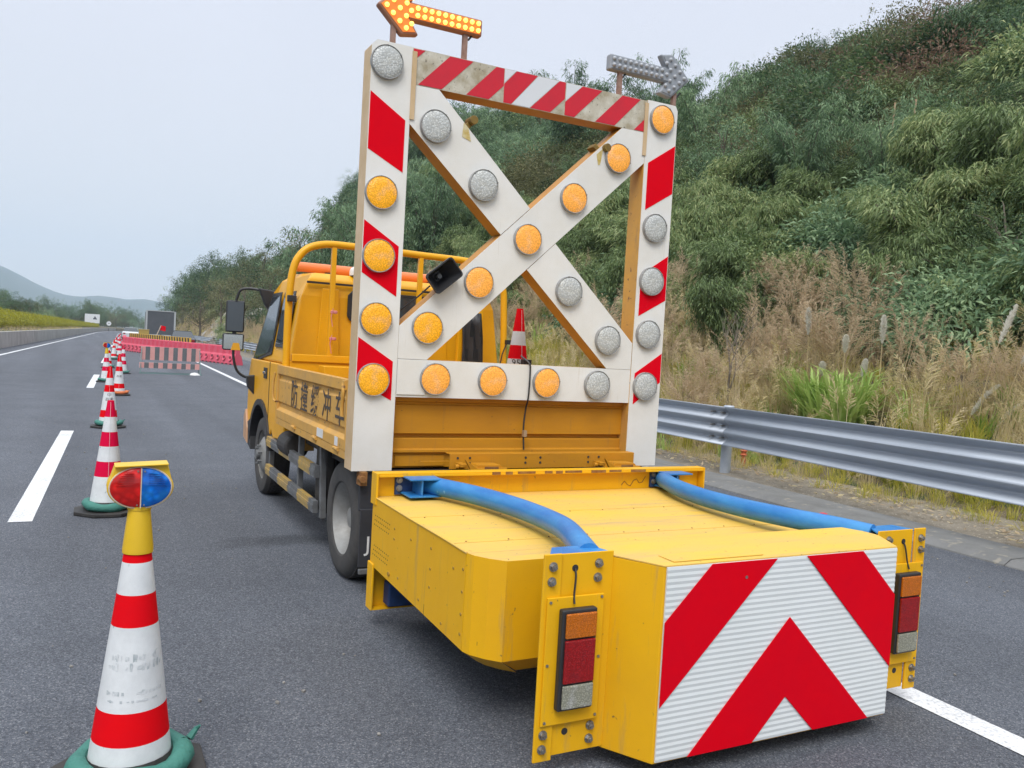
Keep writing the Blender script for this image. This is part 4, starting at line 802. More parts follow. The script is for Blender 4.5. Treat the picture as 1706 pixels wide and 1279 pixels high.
for L_ in (True, False):
    side_panel('window_frame', [(7.70, 1.33), (7.73, 1.90), (8.16, 1.90), (8.60, 1.25), (8.42, 1.235), (7.95, 1.30)], .006, BLK, L_)
    side_panel('window_glass', [(7.735, 1.36), (7.765, 1.865), (8.13, 1.865), (8.52, 1.28), (8.40, 1.265), (7.95, 1.33)], .009, GLASS, L_)
    side_panel('window_frame', [(7.12, 1.40), (7.15, 1.89), (7.60, 1.89), (7.60, 1.40)], .006, BLK, L_)
    side_panel('window_glass', [(7.15, 1.43), (7.175, 1.862), (7.57, 1.862), (7.57, 1.43)], .009, GLASS, L_)
    X0 = cabL-.004 if L_ else cabR-.001
    tp(MB().box(X0, X0+.005, 7.66, 7.668, .60, 1.26), 'door_seam', CHAS)
    d = tp(MB().box((cabL-.010) if L_ else cabR, cabL if L_ else cabR+.01, 7.78, 7.92, 1.10, 1.20), 'door_handle', CHAS, bevel=.004)
    tp(MB().box((cabL-.022) if L_ else cabR+.01, (cabL-.010) if L_ else cabR+.022, 7.80, 7.90, 1.14, 1.165), 'handle_grip', CHROME, d, bevel=.003)
    arch = [(8.03-.515*math.cos(R_(8+164*k/16)), .40+.495*math.sin(R_(8+164*k/16))) for k in range(17)]; archi = [(8.03-.46*math.cos(R_(8+164*k/16)), .40+.44*math.sin(R_(8+164*k/16))) for k in range(17)]
    x0, x1 = (cabL-.02, cabL+.10) if L_ else (cabR-.10, cabR+.02)
    am = MB()
    for k in range(16): am.prism([arch[k], arch[k+1], archi[k+1], archi[k]], 'x', x0, x1)
    tp(am, 'wheel_arch', BLK)
tp(MB().prism([(8.60, .40), (8.82, .44), (8.84, .66), (8.76, .74), (8.62, .56)], 'x', 1.44, 3.46), 'bumper', surf('peach_bumper', (.52, .30, .17), .45), bevel=.01)
tp(MB().prism([(8.45, .36), (8.62, .40), (8.66, .62), (8.52, .66)], 'x', 1.45, 1.75), 'step', BLK, bevel=.006)
# windscreen
tp(MB().add([(cabL+.10, 8.60, 1.38), (cabR-.10, 8.60, 1.38), (cabR-.18, 8.255, 1.89), (cabL+.18, 8.255, 1.89)], [(0, 1, 2, 3)]), 'windscreen', GLASS)
# back wall: pressed panels and rear window
bw = MB(); 
for x0, x1, z0, z1, d in ((1.70, 1.90, 1.28, 1.92, .010), (2.0, 2.9, 1.28, 1.60, .010), (3.0, 3.2, 1.28, 1.92, .010)): bw.prism([(x0, z0), (x1, z0), (x1-.03, z1), (x0+.03, z1)], 'y', 6.975-d, 6.976)
tp(bw, 'back_pressing', ORY, bevel=.008)
tp(MB().box(1.60, 3.30, 6.965, 6.985, 1.955, 1.972), 'roof_seam', CHAS)
tp(MB().prism([(1.98, 1.66), (2.92, 1.66), (2.95, 1.70), (2.95, 1.88), (2.91, 1.92), (1.99, 1.92), (1.95, 1.88), (1.95, 1.70)], 'y', 6.960, 6.975), 'window_frame', BLK, bevel=.004)
tp(MB().box(1.985, 2.915, 6.955, 6.960, 1.69, 1.89), 'rear_window', GLASS)
tp(MB().cyl((1.62, 7.62, 2.135), (3.28, 7.62, 2.135), .045, n=16), 'light_bar', surf('orange_light_bar', (.72, .20, .06), .3, emit=(1, .3, .1), es=.05), smooth=True)
tp(MB().box(1.9, 2.0, 7.58, 7.66, 2.05, 2.10).box(2.9, 3.0, 7.58, 7.66, 2.05, 2.10), 'bar_feet', BLK)
tp(MB().lathe([(.001, 2.15), (.06, 2.145), (.09, 2.125), (.10, 2.10), (.10, 2.06)], c=(2.10, 7.12, 0), n=18), 'roof_vent', WHP, smooth=True)
# black tarp hanging on the hoop
tm = MB(); V = []; 
for j in range(9):
    z = .95+.85*j/8
    for i in range(7): V.append((2.93+.22*i/6-.05*(j/8)**2*i/6, 6.74+.02*math.sin(i*2.1+j), z))
tm.add(V, [(j*7+i, j*7+i+1, (j+1)*7+i+1, (j+1)*7+i) for j in range(8) for i in range(6)]); o = tp(tm, 'black_tarp', BLK, smooth=True); o.modifiers.new('thick', 'SOLIDIFY').thickness = .015
# mirrors
arm = MB().tube(smoothpath([(1.60, 8.30, 1.90), (1.50, 8.38, 1.93), (1.38, 8.45, 1.945), (1.30, 8.48, 1.92), (1.265, 8.49, 1.82)]), .013, 8); tp(arm, 'mirror_arm', BLK, smooth=True)
tp(MB().tube(smoothpath([(1.26, 8.5, 1.36), (1.265, 8.5, 1.26), (1.30, 8.50, 1.14), (1.37, 8.50, 1.08), (1.47, 8.48, 1.06)]), .013, 8), 'mirror_arm', BLK, smooth=True)
tp(MB().prism([(1.385, 1.09), (1.47, 1.10), (1.47, .90), (1.40, .98)], 'y', 8.42, 8.50), 'mirror_foot', BLK, bevel=.01)
tp(MB().prism([(1.44, 1.95), (1.60, 1.93), (1.58, 1.70), (1.50, 1.80)], 'y', 8.28, 8.34), 'mirror_foot', BLK, bevel=.01)
def mirror(x, z, w, h, lab, mt):
    Mm = Matrix.Translation((x, 8.50, z)) @ Matrix.Rotation(R_(-6), 4, 'Z')
    hs = tp(MB().box(-w/2, w/2, -.01, .05, -h/2, h/2, M=Mm), 'mirror', BLK, bevel=.02, seg=3, label=lab); tp(MB().box(-w/2+.012, w/2-.012, -.0135, -.0105, -h/2+.012, h/2-.012, M=Mm), 'mirror_glass', mt, hs); return Mm, hs
mirror(1.265, 1.665, .175, .31, 'large upper wing mirror', MIRR); Mm, hs = mirror(1.255, 1.415, .20, .165, 'small lower wide angle mirror', CHROME)
tp(MB().prism([(-.02, -.08), (.07, -.08), (.055, -.01), (.0, -.01)], 'y', -.020, -.0138, M=Mm), 'turn_reflector', surf('amber_reflector', (.75, .36, .02), .3), hs)
tp(MB().cyl((1.265, 8.52, 1.49), (1.265, 8.52, 1.52), .02, n=8), 'mirror_joint', BLK)
# --- chassis and running gear
tp(MB().box(2.0, 2.15, 4.5, 8.5, .50, .66).box(2.75, 2.90, 4.5, 8.5, .50, .66).box(1.55, 3.35, 4.85, 6.8, .66, .80).box(1.7, 3.2, 5.0, 5.2, .3, .45).cyl((1.7, 5.1, .37), (3.2, 5.1, .37), .07), 'chassis', CHAS, bevel=.01)
tp(MB().box(1.62, 1.98, 5.85, 6.45, .32, .70).cyl((1.50, 6.62, .62), (1.50, 6.95, .62), .10, n=18).box(1.50, 1.58, 5.75, 6.0, .26, .72), 'side_tank', CHAS, bevel=.02, seg=3)
tp(MB().box(1.52, 1.62, 6.55, 6.84, .60, .80), 'battery_box', ORYD, bevel=.005); tp(MB().box(1.517, 1.5195, 6.63, 6.72, .62, .74), 'box_opening', BLK)
# side guard: striped rails and posts
for z0 in (.515, .265):
    ys_ = [5.78, 5.92, 6.28, 6.62, 7.02, 7.36, 7.56]; m = MB()
    for i in range(6): m.box(1.440, 1.475, ys_[i], ys_[i+1], z0, z0+.085, mi=i % 2); m.box(1.434, 1.440, ys_[i], ys_[i+1], z0+.03, z0+.055, mi=i % 2)
    tp(m, 'guard_rail', [GREYST, surf('worn_guard_yellow', (.58, .36, .05), .5, col2=(.3, .24, .15), scale=14) if 'worn_guard_yellow' not in bpy.data.materials else bpy.data.materials['worn_guard_yellow']])
    tp(MB().box(3.415, 3.45, 5.78, 7.56, z0, z0+.085), 'guard_rail', GREYST, bevel=.003)
for y, dy in ((7.55, .05), (6.45, .0), (5.80, -.08)):
    for x0 in (1.476, 3.38): tp(MB().prism([(y-.02+dy, .24), (y+.025+dy, .24), (y+.025, .80), (y-.02, .80)], 'x', x0, x0+.04), 'guard_post', GREYST, bevel=.003)
# wheels
def wheel(x, y, front, left, name='wheel', dual=False):
    s = -1 if left else 1; Rr = .372 if not front else .368; wdt = .20
    prof = [(.225, .01), (.235, 0), (.30, -.008), (.345, .002), (Rr-.004, .028), (Rr, .05), (Rr, wdt-.05), (Rr-.004, wdt-.03), (.345, wdt), (.235, wdt), (.225, wdt-.01)]
    t = tp(MB().lathe([(r, x-s*a) for r, a in prof], c=(0, y, Rr-.003), n=56, axis='x'), 'wheel', RUB, smooth=True)
    tr = MB()
    for k in range(56):
        a = 2*math.pi*k/56
        for q in range(4):
            xx = x-s*(.045+q*.032); Mt = Matrix.Translation((xx, y, Rr-.003)) @ Matrix.Rotation(a+.03*(q % 2), 4, 'X'); tr.box(-.011, .011, -.014, .014, Rr-.002, Rr+.004, M=Mt)
    tp(tr, 'tread', RUB, t)
    if front: rp_ = [(.225, .012), (.222, .05), (.19, .055), (.165, .02), (.12, -.005), (.08, -.012), (.001, -.02)]
    else: rp_ = [(.232, .004), (.225, .012), (.218, .03), (.20, .05), (.185, .10), (.175, .13), (.10, .135), (.085, .10), (.06, .06), (.001, .055)]
    r = tp(MB().lathe([(a, x-s*b) for a, b in rp_], c=(0, y, Rr-.003), n=48, axis='x'), 'rim', RIM, t, smooth=True)
    hm = MB()
    for k in range(6 if front else 8):
        a = 2*math.pi*k/(6 if front else 8)+.2; rr = .178 if front else .14; dd = .028 if front else .127
        hm.cyl((x-s*(dd-.004), y+rr*math.cos(a), Rr+rr*math.sin(a)), (x-s*(dd+.004), y+rr*math.cos(a), Rr+rr*math.sin(a)), .024 if front else .02, n=14)
    tp(hm, 'hand_holes', BLK, t)
    if front:
        nm = MB()
        for k in range(6): a = 2*math.pi*k/6+.7; nm.cyl((x+s*.005, y+.085*math.cos(a), Rr+.085*math.sin(a)), (x+s*.045, y+.085*math.cos(a), Rr+.085*math.sin(a)), .012, n=6)
        nm.cyl((x, y, Rr), (x+s*.05, y, Rr), .05, .045, n=18); tp(nm, 'wheel_nuts', GREYST, t)
wheel(1.485, 8.03, True, True); wheel(3.415, 8.03, True, False); wheel(1.452, 5.11, False, True); wheel(1.70, 5.11, False, True); wheel(3.448, 5.11, False, False); wheel(3.2, 5.11, False, False)
# mudflaps and rear fender plates
for x0, x1, lab in ((1.44, 2.02, True), (2.90, 3.45, False)):
    fl = tp(MB().box(x0, x1, 4.655, 4.665, .17, .515), 'mudflap', FLAP, bevel=.003); tp(MB().box(x0-.005, x1, 4.675, 4.70, .50, .74), 'fender_plate', FLAP, bevel=.006)
    tp(MB().box(x0, x1, 4.63, 4.655, .135, .165), 'flap_weight', GREYST, bevel=.004)
    if lab:
        Mt = Matrix.Translation((1.495, 4.6535, .305)) @ Matrix.Rotation(R_(90), 4, 'X')
        text_mesh('J', .125, WHP, 'letter', fl, Mt, thick=.001)
tp(MB().box(1.42, 1.46, 4.62, 4.70, .66, .74).cyl((1.43, 4.60, .70), (1.43, 4.66, .70), .02), 'lamp_bracket', RUST)
tp(MB().box(1.9, 3.1, 4.20, 4.62, .30, .70), 'mounting_frame', CHAS, bevel=.01)
# ================================================================ crash attenuator hung behind the truck
AT = thing('crash_attenuator', (2.40, 3.4, 0), 'low yellow crash cushion box with red and white chevron board behind the truck', 'crash cushion')
OA = Matrix.Translation((2.40, 3.4, 0)).inverted()
def ap(m, name, mats, parent=None, bevel=0, smooth=False, label=None, seg=2):
    o = m.build(name, mats, None, bevel, smooth, seg); o.parent = parent or AT; o.matrix_parent_inverse = OA if parent is None else Matrix.Identity(4)
    if label: o['label'] = label
    return o
PY = 4.13
ap(MB().box(1.352, 3.485, PY+.004, PY+.03, .11, .812), 'backing_plate', YEL, bevel=.002)
ap(MB().box(1.350, 3.487, PY-.045, PY+.028, .812, .820).box(1.352, 3.485, PY-.05, PY-.044, .800, .812), 'top_flange', YEL, bevel=.0015)
for x0, x1 in ((1.338, 1.351), (3.486, 3.497)):
    for z0, z1 in ((.655, .822), (.105, .35)): ap(MB().box(x0, x1, PY-.055, PY+.03, z0, z1), 'side_flange', YEL, bevel=.004)
ap(MB().box(1.352, 3.485, PY-.05, PY+.003, .105, .112), 'bottom_flange', YEL)
rg = random.Random(4); rm = MB()
x = 2.0
while x < 2.95: 
    w_ = rg.uniform(.03, .12); rm.box(x, x+w_, PY-.0515, PY-.0502, .806+rg.uniform(-.004, 0), .8185); x += w_+rg.uniform(0, .08)
rm.tube([(2.90+.022*i, PY+.002, .715+.02*math.sin(i*1.7)+.004*i) for i in range(9)], .0025, 4); ap(rm, 'rust_streak', RUST)
# box: top deck of separate sheets, sides, chamfered rear corners
bx0, bx1 = 1.345, 3.455; TZ = .692; RYb = 2.775
def outline(d=0): return [(bx0+d, PY), (bx0+d, 2.93), (bx0+.05+d, 2.84), (bx0+.10, RYb+d), (bx1-.10, RYb+d), (bx1-.05-d, 2.84), (bx1-d, 2.93), (bx1-d, PY)]
seams = [PY, 3.60, 3.10, RYb]
ys4 = [(PY, 3.605), (3.601, 3.095), (3.091, 2.932)]
for i, (ya, yb) in enumerate(ys4):
    ap(MB().box(bx0+.004, bx1-.004, yb, ya, TZ-.012, TZ-i*.0012), 'deck_plate', YELTOP, bevel=.0012)
ap(MB().prism([(bx0+.004, 2.929), (bx0+.016, 2.887), (bx0+.054, 2.828), (bx0+.104, RYb+.003), (bx1-.104, RYb+.003), (bx1-.054, 2.828), (bx1-.016, 2.887), (bx1-.004, 2.929)], 'z', TZ-.012, TZ-.003), 'deck_end', YELTOP)
# side sheets and corner
zb = .315
def wallq(x0, y0, x1, y1, z0a, z0b, z1, name='side_sheet', t=.004, mat=YEL):
    d = Vector((y1-y0, -(x1-x0), 0)).normalized()*t
    V = [(x0, y0, z0a), (x1, y1, z0b), (x1, y1, z1), (x0, y0, z1)]; W = [(v[0]+d.x, v[1]+d.y, v[2]) for v in V]
    return ap(MB().add(V+W, [(0, 1, 2, 3), (4, 5, 6, 7), (0, 1, 5, 4), (1, 2, 6, 5), (2, 3, 7, 6), (3, 0, 4, 7)]), name, mat, bevel=.0012)
wallq(bx0, PY, bx0, 2.935, .335, .30, TZ+.001, t=-.004)
wallq(bx1, PY, bx1, 2.935, .335, .30, TZ+.001, t=.004)
for sx, xx in ((1, bx0), (-1, bx1)):
    cpts = [(xx, 2.93), (xx+sx*.012, 2.885), (xx+sx*.05, 2.825), (xx+sx*.10, RYb)]
    m = MB()
    V = [(x, y, TZ) for x, y in cpts]+[(x, y, .30) for x, y in cpts]; m.add(V, [(i, i+1, i+5, i+4) for i in range(3)])
    V = [(x, y, .30) for x, y in cpts]+[(x+sx*.10, y+.06, .225) for x, y in cpts]; m.add(V, [(i, i+1, i+5, i+4) for i in range(3)])
    ap(m, 'corner_sheet', YEL)
ap(MB().add([(bx0+.10, RYb, TZ), (bx1-.10, RYb, TZ), (bx1-.10, RYb, .30), (bx0+.10, RYb, .30), (bx1-.20, RYb+.07, .23), (bx0+.20, RYb+.07, .23)], [(0, 1, 2, 3), (3, 2, 4, 5)]), 'rear_sheet', YEL)
ap(MB().box(bx0+.03, bx1-.03, RYb+.08, PY-.01, .345, .36), 'core', CHAS)
ap(MB().box(1.62, 1.90, RYb-.004, RYb-.001, .235, .275), 'under_plate', surf('grey_galvanised_plate', (.36, .38, .42), .4, .5), bevel=.001)
# rolled lip and rivets along the top edge, side vents, rivet rows
lip = MB().tube([(bx0, PY, TZ+.001), (bx0, 3.6, TZ-.001), (bx0-.001, 3.2, TZ+.002), (bx0, 2.93, TZ)], .0045, 6).tube([(bx1, PY, TZ), (bx1, 2.93, TZ)], .0045, 6); ap(lip, 'edge_lip', YELTOP, smooth=True)
dm = MB()
for z0 in (.555, .40):
    for r_ in range(3):
        for c_ in range(9): dm.box(bx0-.0007, bx0+.001, 4.10-c_*.028-.010-r_*.007, 4.10-c_*.028-r_*.007, z0+r_*.024-.003, z0+r_*.024+.003)
ap(dm, 'vent_holes', surf('dark_ochre_hole', (.12, .07, .01), .8))
rv = MB()
for y, z in [(3.78, .60), (3.78, .55), (3.55, .60), (3.30, .62), (3.30, .53), (3.30, .45), (3.05, .60), (2.955, .62), (2.955, .53), (2.955, .44), (2.955, .36), (3.7, .38), (3.42, .36), (3.15, .34)]: rv.cyl((bx0-.003, y, z), (bx0+.001, y, z), .006, .007, n=8)
rv.cyl((bx0-.007, 3.83, .365), (bx0, 3.83, .365), .011, n=8); ap(rv, 'rivets', surf('brownish_rivet', (.34, .20, .03), .6))
rv = MB()
for i in range(0, 30, 3): rv.cyl((1.42+.066*i, 3.108, TZ-.003), (1.42+.066*i, 3.108, TZ+.0016), .004, n=6); rv.cyl((1.42+.066*i, 3.588, TZ-.003), (1.42+.066*i, 3.588, TZ+.0016), .004, n=6)
ap(rv, 'deck_rivets', RUST)
ap(MB().box(bx0-.0008, bx0+.001, 3.35, 3.352, .30, .36), 'side_slot', CHAS)
# lower blue bracket under the side
ap(MB().box(1.42, 1.62, PY-.10, PY-.01, .13, .25), 'lower_bracket', DBLU, bevel=.006)
# blue energy tubes
def etube(sx):
    f = lambda x: x if sx > 0 else 4.785-x
    pts = smoothpath([(f(1.60), PY-.03, .757), (f(1.655), 4.0, .757), (f(1.75), 3.75, .758), (f(1.805), 3.45, .760), (f(1.81), 3.15, .765), (f(1.775), 2.90, .770), (f(1.70), 2.68, .770), (f(1.645), 2.52, .765)], 6)
    t = ap(MB().tube(pts, .047, 20), 'blue_tube', BLU, smooth=True)
    x0, x1 = sorted((f(1.455), f(1.68)))
    br = ap(MB().box(x0, x1, PY-.012, PY+.003, .700, .812), 'tube_bracket', DBLU, bevel=.002)
    ap(MB().box(x0+.03, x1-.02, PY-.16, PY-.012, .796, .804).box(x0+.03, x1-.02, PY-.16, PY-.012, .708, .716).box(x0+.095, x0+.105, PY-.15, PY-.012, .716, .796), 'tube_bracket_fork', BLU, bevel=.002)
    bm_ = MB()
    for xx in (x0+.022, x1-.018):
        for zz in (.735, .778): bm_.cyl((xx, PY-.016, zz), (xx, PY-.012, zz), .017, n=16); bm_.cyl((xx, PY-.026, zz), (xx, PY-.016, zz), .011, n=6)
    ap(bm_, 'bracket_bolts', BOLT, br)
    xe0, xe1 = sorted((f(1.44), f(1.70)))
    ap(MB().prism([(xe0, 2.452), (xe1, 2.452), (xe1-.03, 2.56), (xe0+.07, 2.56)], 'z', .786, .794).box(xe0+.10, xe1-.06, 2.456, 2.60, .66, .78), 'tube_end_bracket', BLU, bevel=.002)
etube(1); etube(-1)
# rear bumper boards with lamps
def board(sx):
    f = lambda x: x if sx > 0 else 4.785-x
    Y0 = 2.44
    def bxx(a, b, *r): x0, x1 = sorted((f(a), f(b))); return (x0, x1)+r
    bd = ap(MB().box(*bxx(1.480, 1.70, Y0, Y0+.008, .085, .800)), 'lamp_board', YEL, bevel=.002)
    st = ap(MB().box(*bxx(1.408, 1.480, Y0-.012, Y0-.002, .075, .805)), 'board_strip', YEL, bevel=.003)
    ap(MB().box(*bxx(1.425, 1.655, Y0-.022, Y0-.013, .205, .655)), 'lamp_plate', YEL, bevel=.002)
    hs = ap(MB().box(*bxx(1.470, 1.612, Y0-.052, Y0-.0225, .262, .618)), 'tail_lamp', BLK, bevel=.007, seg=3)
    for z0, z1, mt, nm in ((.520, .606, AMBL, 'amber_lens'), (.362, .513, REDL, 'red_lens'), (.273, .355, CLRL, 'clear_lens')): ap(MB().box(*bxx(1.482, 1.604, Y0-.064, Y0-.0525, z0, z1)), nm, mt, hs, bevel=.004)
    b = MB()
    for x, z, yy in ((1.443, .762, -.012), (1.440, .710, -.012), (1.637, .760, 0), (1.635, .709, 0), (1.44, .172, -.012), (1.438, .121, -.012), (1.640, .172, 0), (1.638, .124, 0)):
        b.cyl((f(x), Y0+yy-.004, z), (f(x), Y0+yy, z), .0165, n=18); b.cyl((f(x), Y0+yy-.016, z), (f(x), Y0+yy-.004, z), .0115, n=6); b.cyl((f(x), Y0+yy-.020, z), (f(x), Y0+yy-.016, z), .006, n=8)
    ap(b, 'hex_bolts', BOLT)
    h = MB()
    for x, z in ((1.54, .748), (1.536, .165)): h.cyl((f(x), Y0-.0012, z), (f(x), Y0+.001, z), .0125, n=20)
    ap(h, 'cable_hole', BLK)
    ap(MB().tube(smoothpath([(f(1.54), Y0+.0, .748), (f(1.538), Y0-.012, .72), (f(1.53), Y0-.02, .66), (f(1.527), Y0-.03, .630)]), .0038, 6), 'lamp_cable', BLK)
    r = MB()
    for x, z in ((1.436, .64), (1.644, .645), (1.436, .42), (1.644, .43), (1.438, .218), (1.644, .22)): r.cyl((f(x), Y0-.0255, z), (f(x), Y0-.022, z), .0052, n=8)
    ap(r, 'plate_rivets', BOLT)
board(1); board(-1)
# chevron box: solid wedge sides and the reflective board
CYf = 2.27; c0, c1 = 1.800, 2.985; zt, zl = .781, .075
pl = [(c0, CYf+.004), (c1, CYf+.004), (4.785-1.695, 2.452), (4.785-1.695, 2.62), (1.695, 2.62), (1.695, 2.452)]
ap(MB().prism(pl, 'z', zl, zt-.004), 'chevron_box', YEL, bevel=.004, seg=3)
m = MB(); m.add([(c0, CYf+.002, zt), (c1, CYf+.002, zt), (3.09, 2.45, zt+.002), (3.09, 2.62, zt), (2.96, 2.92, .700), (1.825, 2.92, .700), (1.695, 2.62, zt), (1.695, 2.45, zt+.002)], [(0, 1, 2, 7), (7, 2, 3, 6), (6, 3, 4, 5)])
o = ap(m, 'top_cover', YELTOP); sm_ = o.modifiers.new('thick', 'SOLIDIFY'); sm_.thickness = .004
ap(MB().add([(1.86, 2.30, zt+.0045), (2.28, 2.30, zt+.0045), (2.28, 2.39, zt+.0045), (1.86, 2.39, zt+.0045), (1.86, 2.30, zt+.002), (2.28, 2.30, zt+.002), (2.28, 2.39, zt+.002), (1.86, 2.39, zt+.002)], [(0, 1, 2, 3), (0, 1, 5, 4), (1, 2, 6, 5), (2, 3, 7, 6), (3, 0, 4, 7)]), 'cover_plate', YELTOP)
# corrugated white board built as ridges, red bands over it
def ridged(poly, y, mat, name, pitch=.0115, dep=.0016):
    """clip horizontal ridges to a convex-ish polygon by scanlines"""
    zmin = min(p[1] for p in poly); zmax = max(p[1] for p in poly); m = MB()
    def xr(z):
        xs = []
        for i in range(len(poly)):
            (xa, za), (xb, zb_) = poly[i], poly[(i+1) % len(poly)]
            if (za <= z < zb_) or (zb_ <= z < za): xs.append(xa+(xb-xa)*(z-za)/(zb_-za))
        return sorted(xs)
    n = max(2, int((zmax-zmin)/(pitch/2))); zs = [zmin+1e-5+(zmax-zmin-2e-5)*i/n for i in range(n+1)]
    for i in range(n):
        a, b = xr(zs[i]), xr(zs[i+1]); ya, yb = (y, y-dep) if i % 2 == 0 else (y-dep, y)
        if len(a) == len(b):
            for k in range(0, len(a)-1, 2): m.add([(a[k], ya, zs[i]), (a[k+1], ya, zs[i]), (b[k+1], yb, zs[i+1]), (b[k], yb, zs[i+1])], [(0, 1, 2, 3)])
    return m
CB = ap(MB().box(c0+.008, c1-.003, CYf-.002, CYf+.003, zl+.008, zt-.005), 'chevron_board', WHT)
RDG = surf('white_prismatic_sheet', (.74, .77, .77), .38, col2=(.66, .69, .68), scale=2.5, amt=.4, fine=(30, (.40, .36, .30), .76))
x0, x1, z0, z1 = c0+.008, c1-.003, zl+.008, zt-.005
ap(ridged([(x0, z0), (x1, z0), (x1, z1), (x0, z1)], CYf-.0022, RDG, '', .021, .0016), 'white_sheet', RDG, CB)
for poly in ([(2.005, z1), (2.317, z1), (x0, .280), (x0, .582)], [(2.469, z1), (2.777, z1), (x1, .584), (x1, .283)]):
    ap(MB().prism(poly, 'y', CYf-.0075, CYf-.0055), 'red_band', RED, CB)
ap(MB().prism([(2.401, .546), (2.874, z0), (2.564, z0), (2.405, .238), (2.249, z0), (1.946, z0)], 'y', CYf-.0075, CYf-.0055), 'red_chevron', RED, CB)
ap(MB().cyl((2.168, CYf-.009, .717), (2.168, CYf-.0075, .717), .006, n=10), 'board_rivet', BOLT, CB)

# ================================================================ cones
CP1 = [(0.018, .905), (.026, .905), (.046, .735), (.0585, .632), (.0725, .53), (.106, .262), (.1185, .157), (.134, .045), (.15, .035), (.15, .02)]
def cone(loc, label, style=0, bag=GRNB, s=1.0, name='traffic_cone', group='traffic cones closing the lane', rz=0, base=True, seam=True):
    t = thing(name, loc, label, 'traffic cone', group, rz)
    if style == 0: zb_ = [.905, .735, .632, .53, .262, .157, .045]; mm = [0, 1, 0, 1, 0, 1]
    else: zb_ = [.905, .775, .655, .54, .42, .30, .10, .045]; mm = [0, 1, 0, 1, 0, 1, 2]
    prof = [(.016, .900), (.024, .905)]; mis = [mm[0]]
    for i, z in enumerate(zb_): 
        if i: prof.append((.0245+(.905-z)*.1265, z)); mis.append(mm[i-1])
    body = MB().lathe(prof, n=36, mis=mis).build('cone_body', [(CONER if style == 0 else CONEM), CONEW, BLK], t, smooth=True)
    sg = -1 if seam else 1; sm = MB().tube([(0, sg*(.0258+(.905-z)*.1266), z) for z in (.895, .5, .10)], .0014, 4).build('seam', CONEW, t)
    if base:
        o8 = [(.255*math.cos(R_(22.5+45*k)), .255*math.sin(R_(22.5+45*k))) for k in range(8)]
        MB().prism(o8, 'z', .003, .032).lathe([(.145, .032), (.14, .075), (.132, .10)], n=24).build('cone_base', CHAS, t, bevel=.006, smooth=False)
        rg_ = random.Random(int(loc[1]*10)); bg_ = MB(); pts = []; rr = []
        for k in range(25): a = 2*math.pi*k/24; q = .158+.010*math.sin(3*a+loc[1]); pts.append((q*math.cos(a), q*math.sin(a), .070+.008*math.sin(2*a+1))); rr.append(.034+.005*math.sin(5*a+loc[1]))
        bg_.tube(pts, rr, 10, caps=False); bg_.tube([(.19, .05, .08), (.215, .065, .105), (.225, .055, .118)], [.014, .009, .004], 6); bg_.build('sand_ring', bag, t, smooth=True)
    t.scale = (s, s, s); return t
def cbend(R0): return lambda co: Vector((R0(co.y)*math.sin(co.x/R0(co.y)), -R0(co.y)*math.cos(co.x/R0(co.y)), co.y))
def cone_text(t, s, z, size, mat=INK, dx=0):
    f = lambda co: cbend(lambda zz: .0262+(.905-zz)*.1265)(Vector((co.x+dx, z+co.y, 0)))
    return text_mesh(s, size, mat, 'lettering', t, None, bend=f, thick=0)
c1_ = cone((.164, 2.955, 0), 'nearest red and white cone, carrying the red and blue warning lamp', 0, seam=False)
# worn illegible print on the wide white band
pm = MB(); rg = random.Random(9)
for zc_, hh, w0 in ((.435, .030, .9), (.405, .034, 1.1), (.325, .020, 1.0), (.300, .010, .9)):
    n_ = 26
    for k in range(n_):
        if rg.random() < .45: continue
        a = -1.0*w0+2.0*w0*k/n_; a1 = a+2.0*w0/n_; hz = hh*rg.uniform(.3, 1)*.5; R1 = .0258+(.905-zc_)*.1265
        pm.add([(R1*math.sin(q), -R1*math.cos(q), zc_+d*hz) for q, d in ((a, -1), (a1, -1), (a1, 1), (a, 1))], [(0, 1, 2, 3)])
pm.build('worn_print', CONEG, c1_)['kind'] = 'stuff'
LBL = ['second nearest', 'third', 'fourth, its sand ring orange', 'fifth, topped by a lamp', 'sixth', 'seventh', 'eighth', 'ninth', 'tenth', 'eleventh', 'twelfth', 'thirteenth']
CPOS = [(.168, 7.36, 1), (.286, 13.6, 0), (.60, 20.0, 0), (.42, 24.6, 1), (.98, 29.3, 1), (.62, 33.0, 0), (1.36, 46, 1), (1.0, 41.5, 0), (1.35, 52, 0), (1.75, 62, 1), (2.1, 72, 0), (2.4, 80, 1)]
for i, (x, y, st) in enumerate(CPOS):
    t = cone((x, y, 0), f'striped cone in the lane closing row, {LBL[i]} from the camera' if i else 'magenta and white striped cone just behind the lamp topped one', st, ORBAG if i == 2 else GRNB, rz=0)
    if i == 1: cone_text(t, '中', .485, .06); cone_text(t, '高速', .42, .055); cone_text(t, '- - - -', .372, .03)
    if i == 2: cone_text(t, '高速', .42, .055)
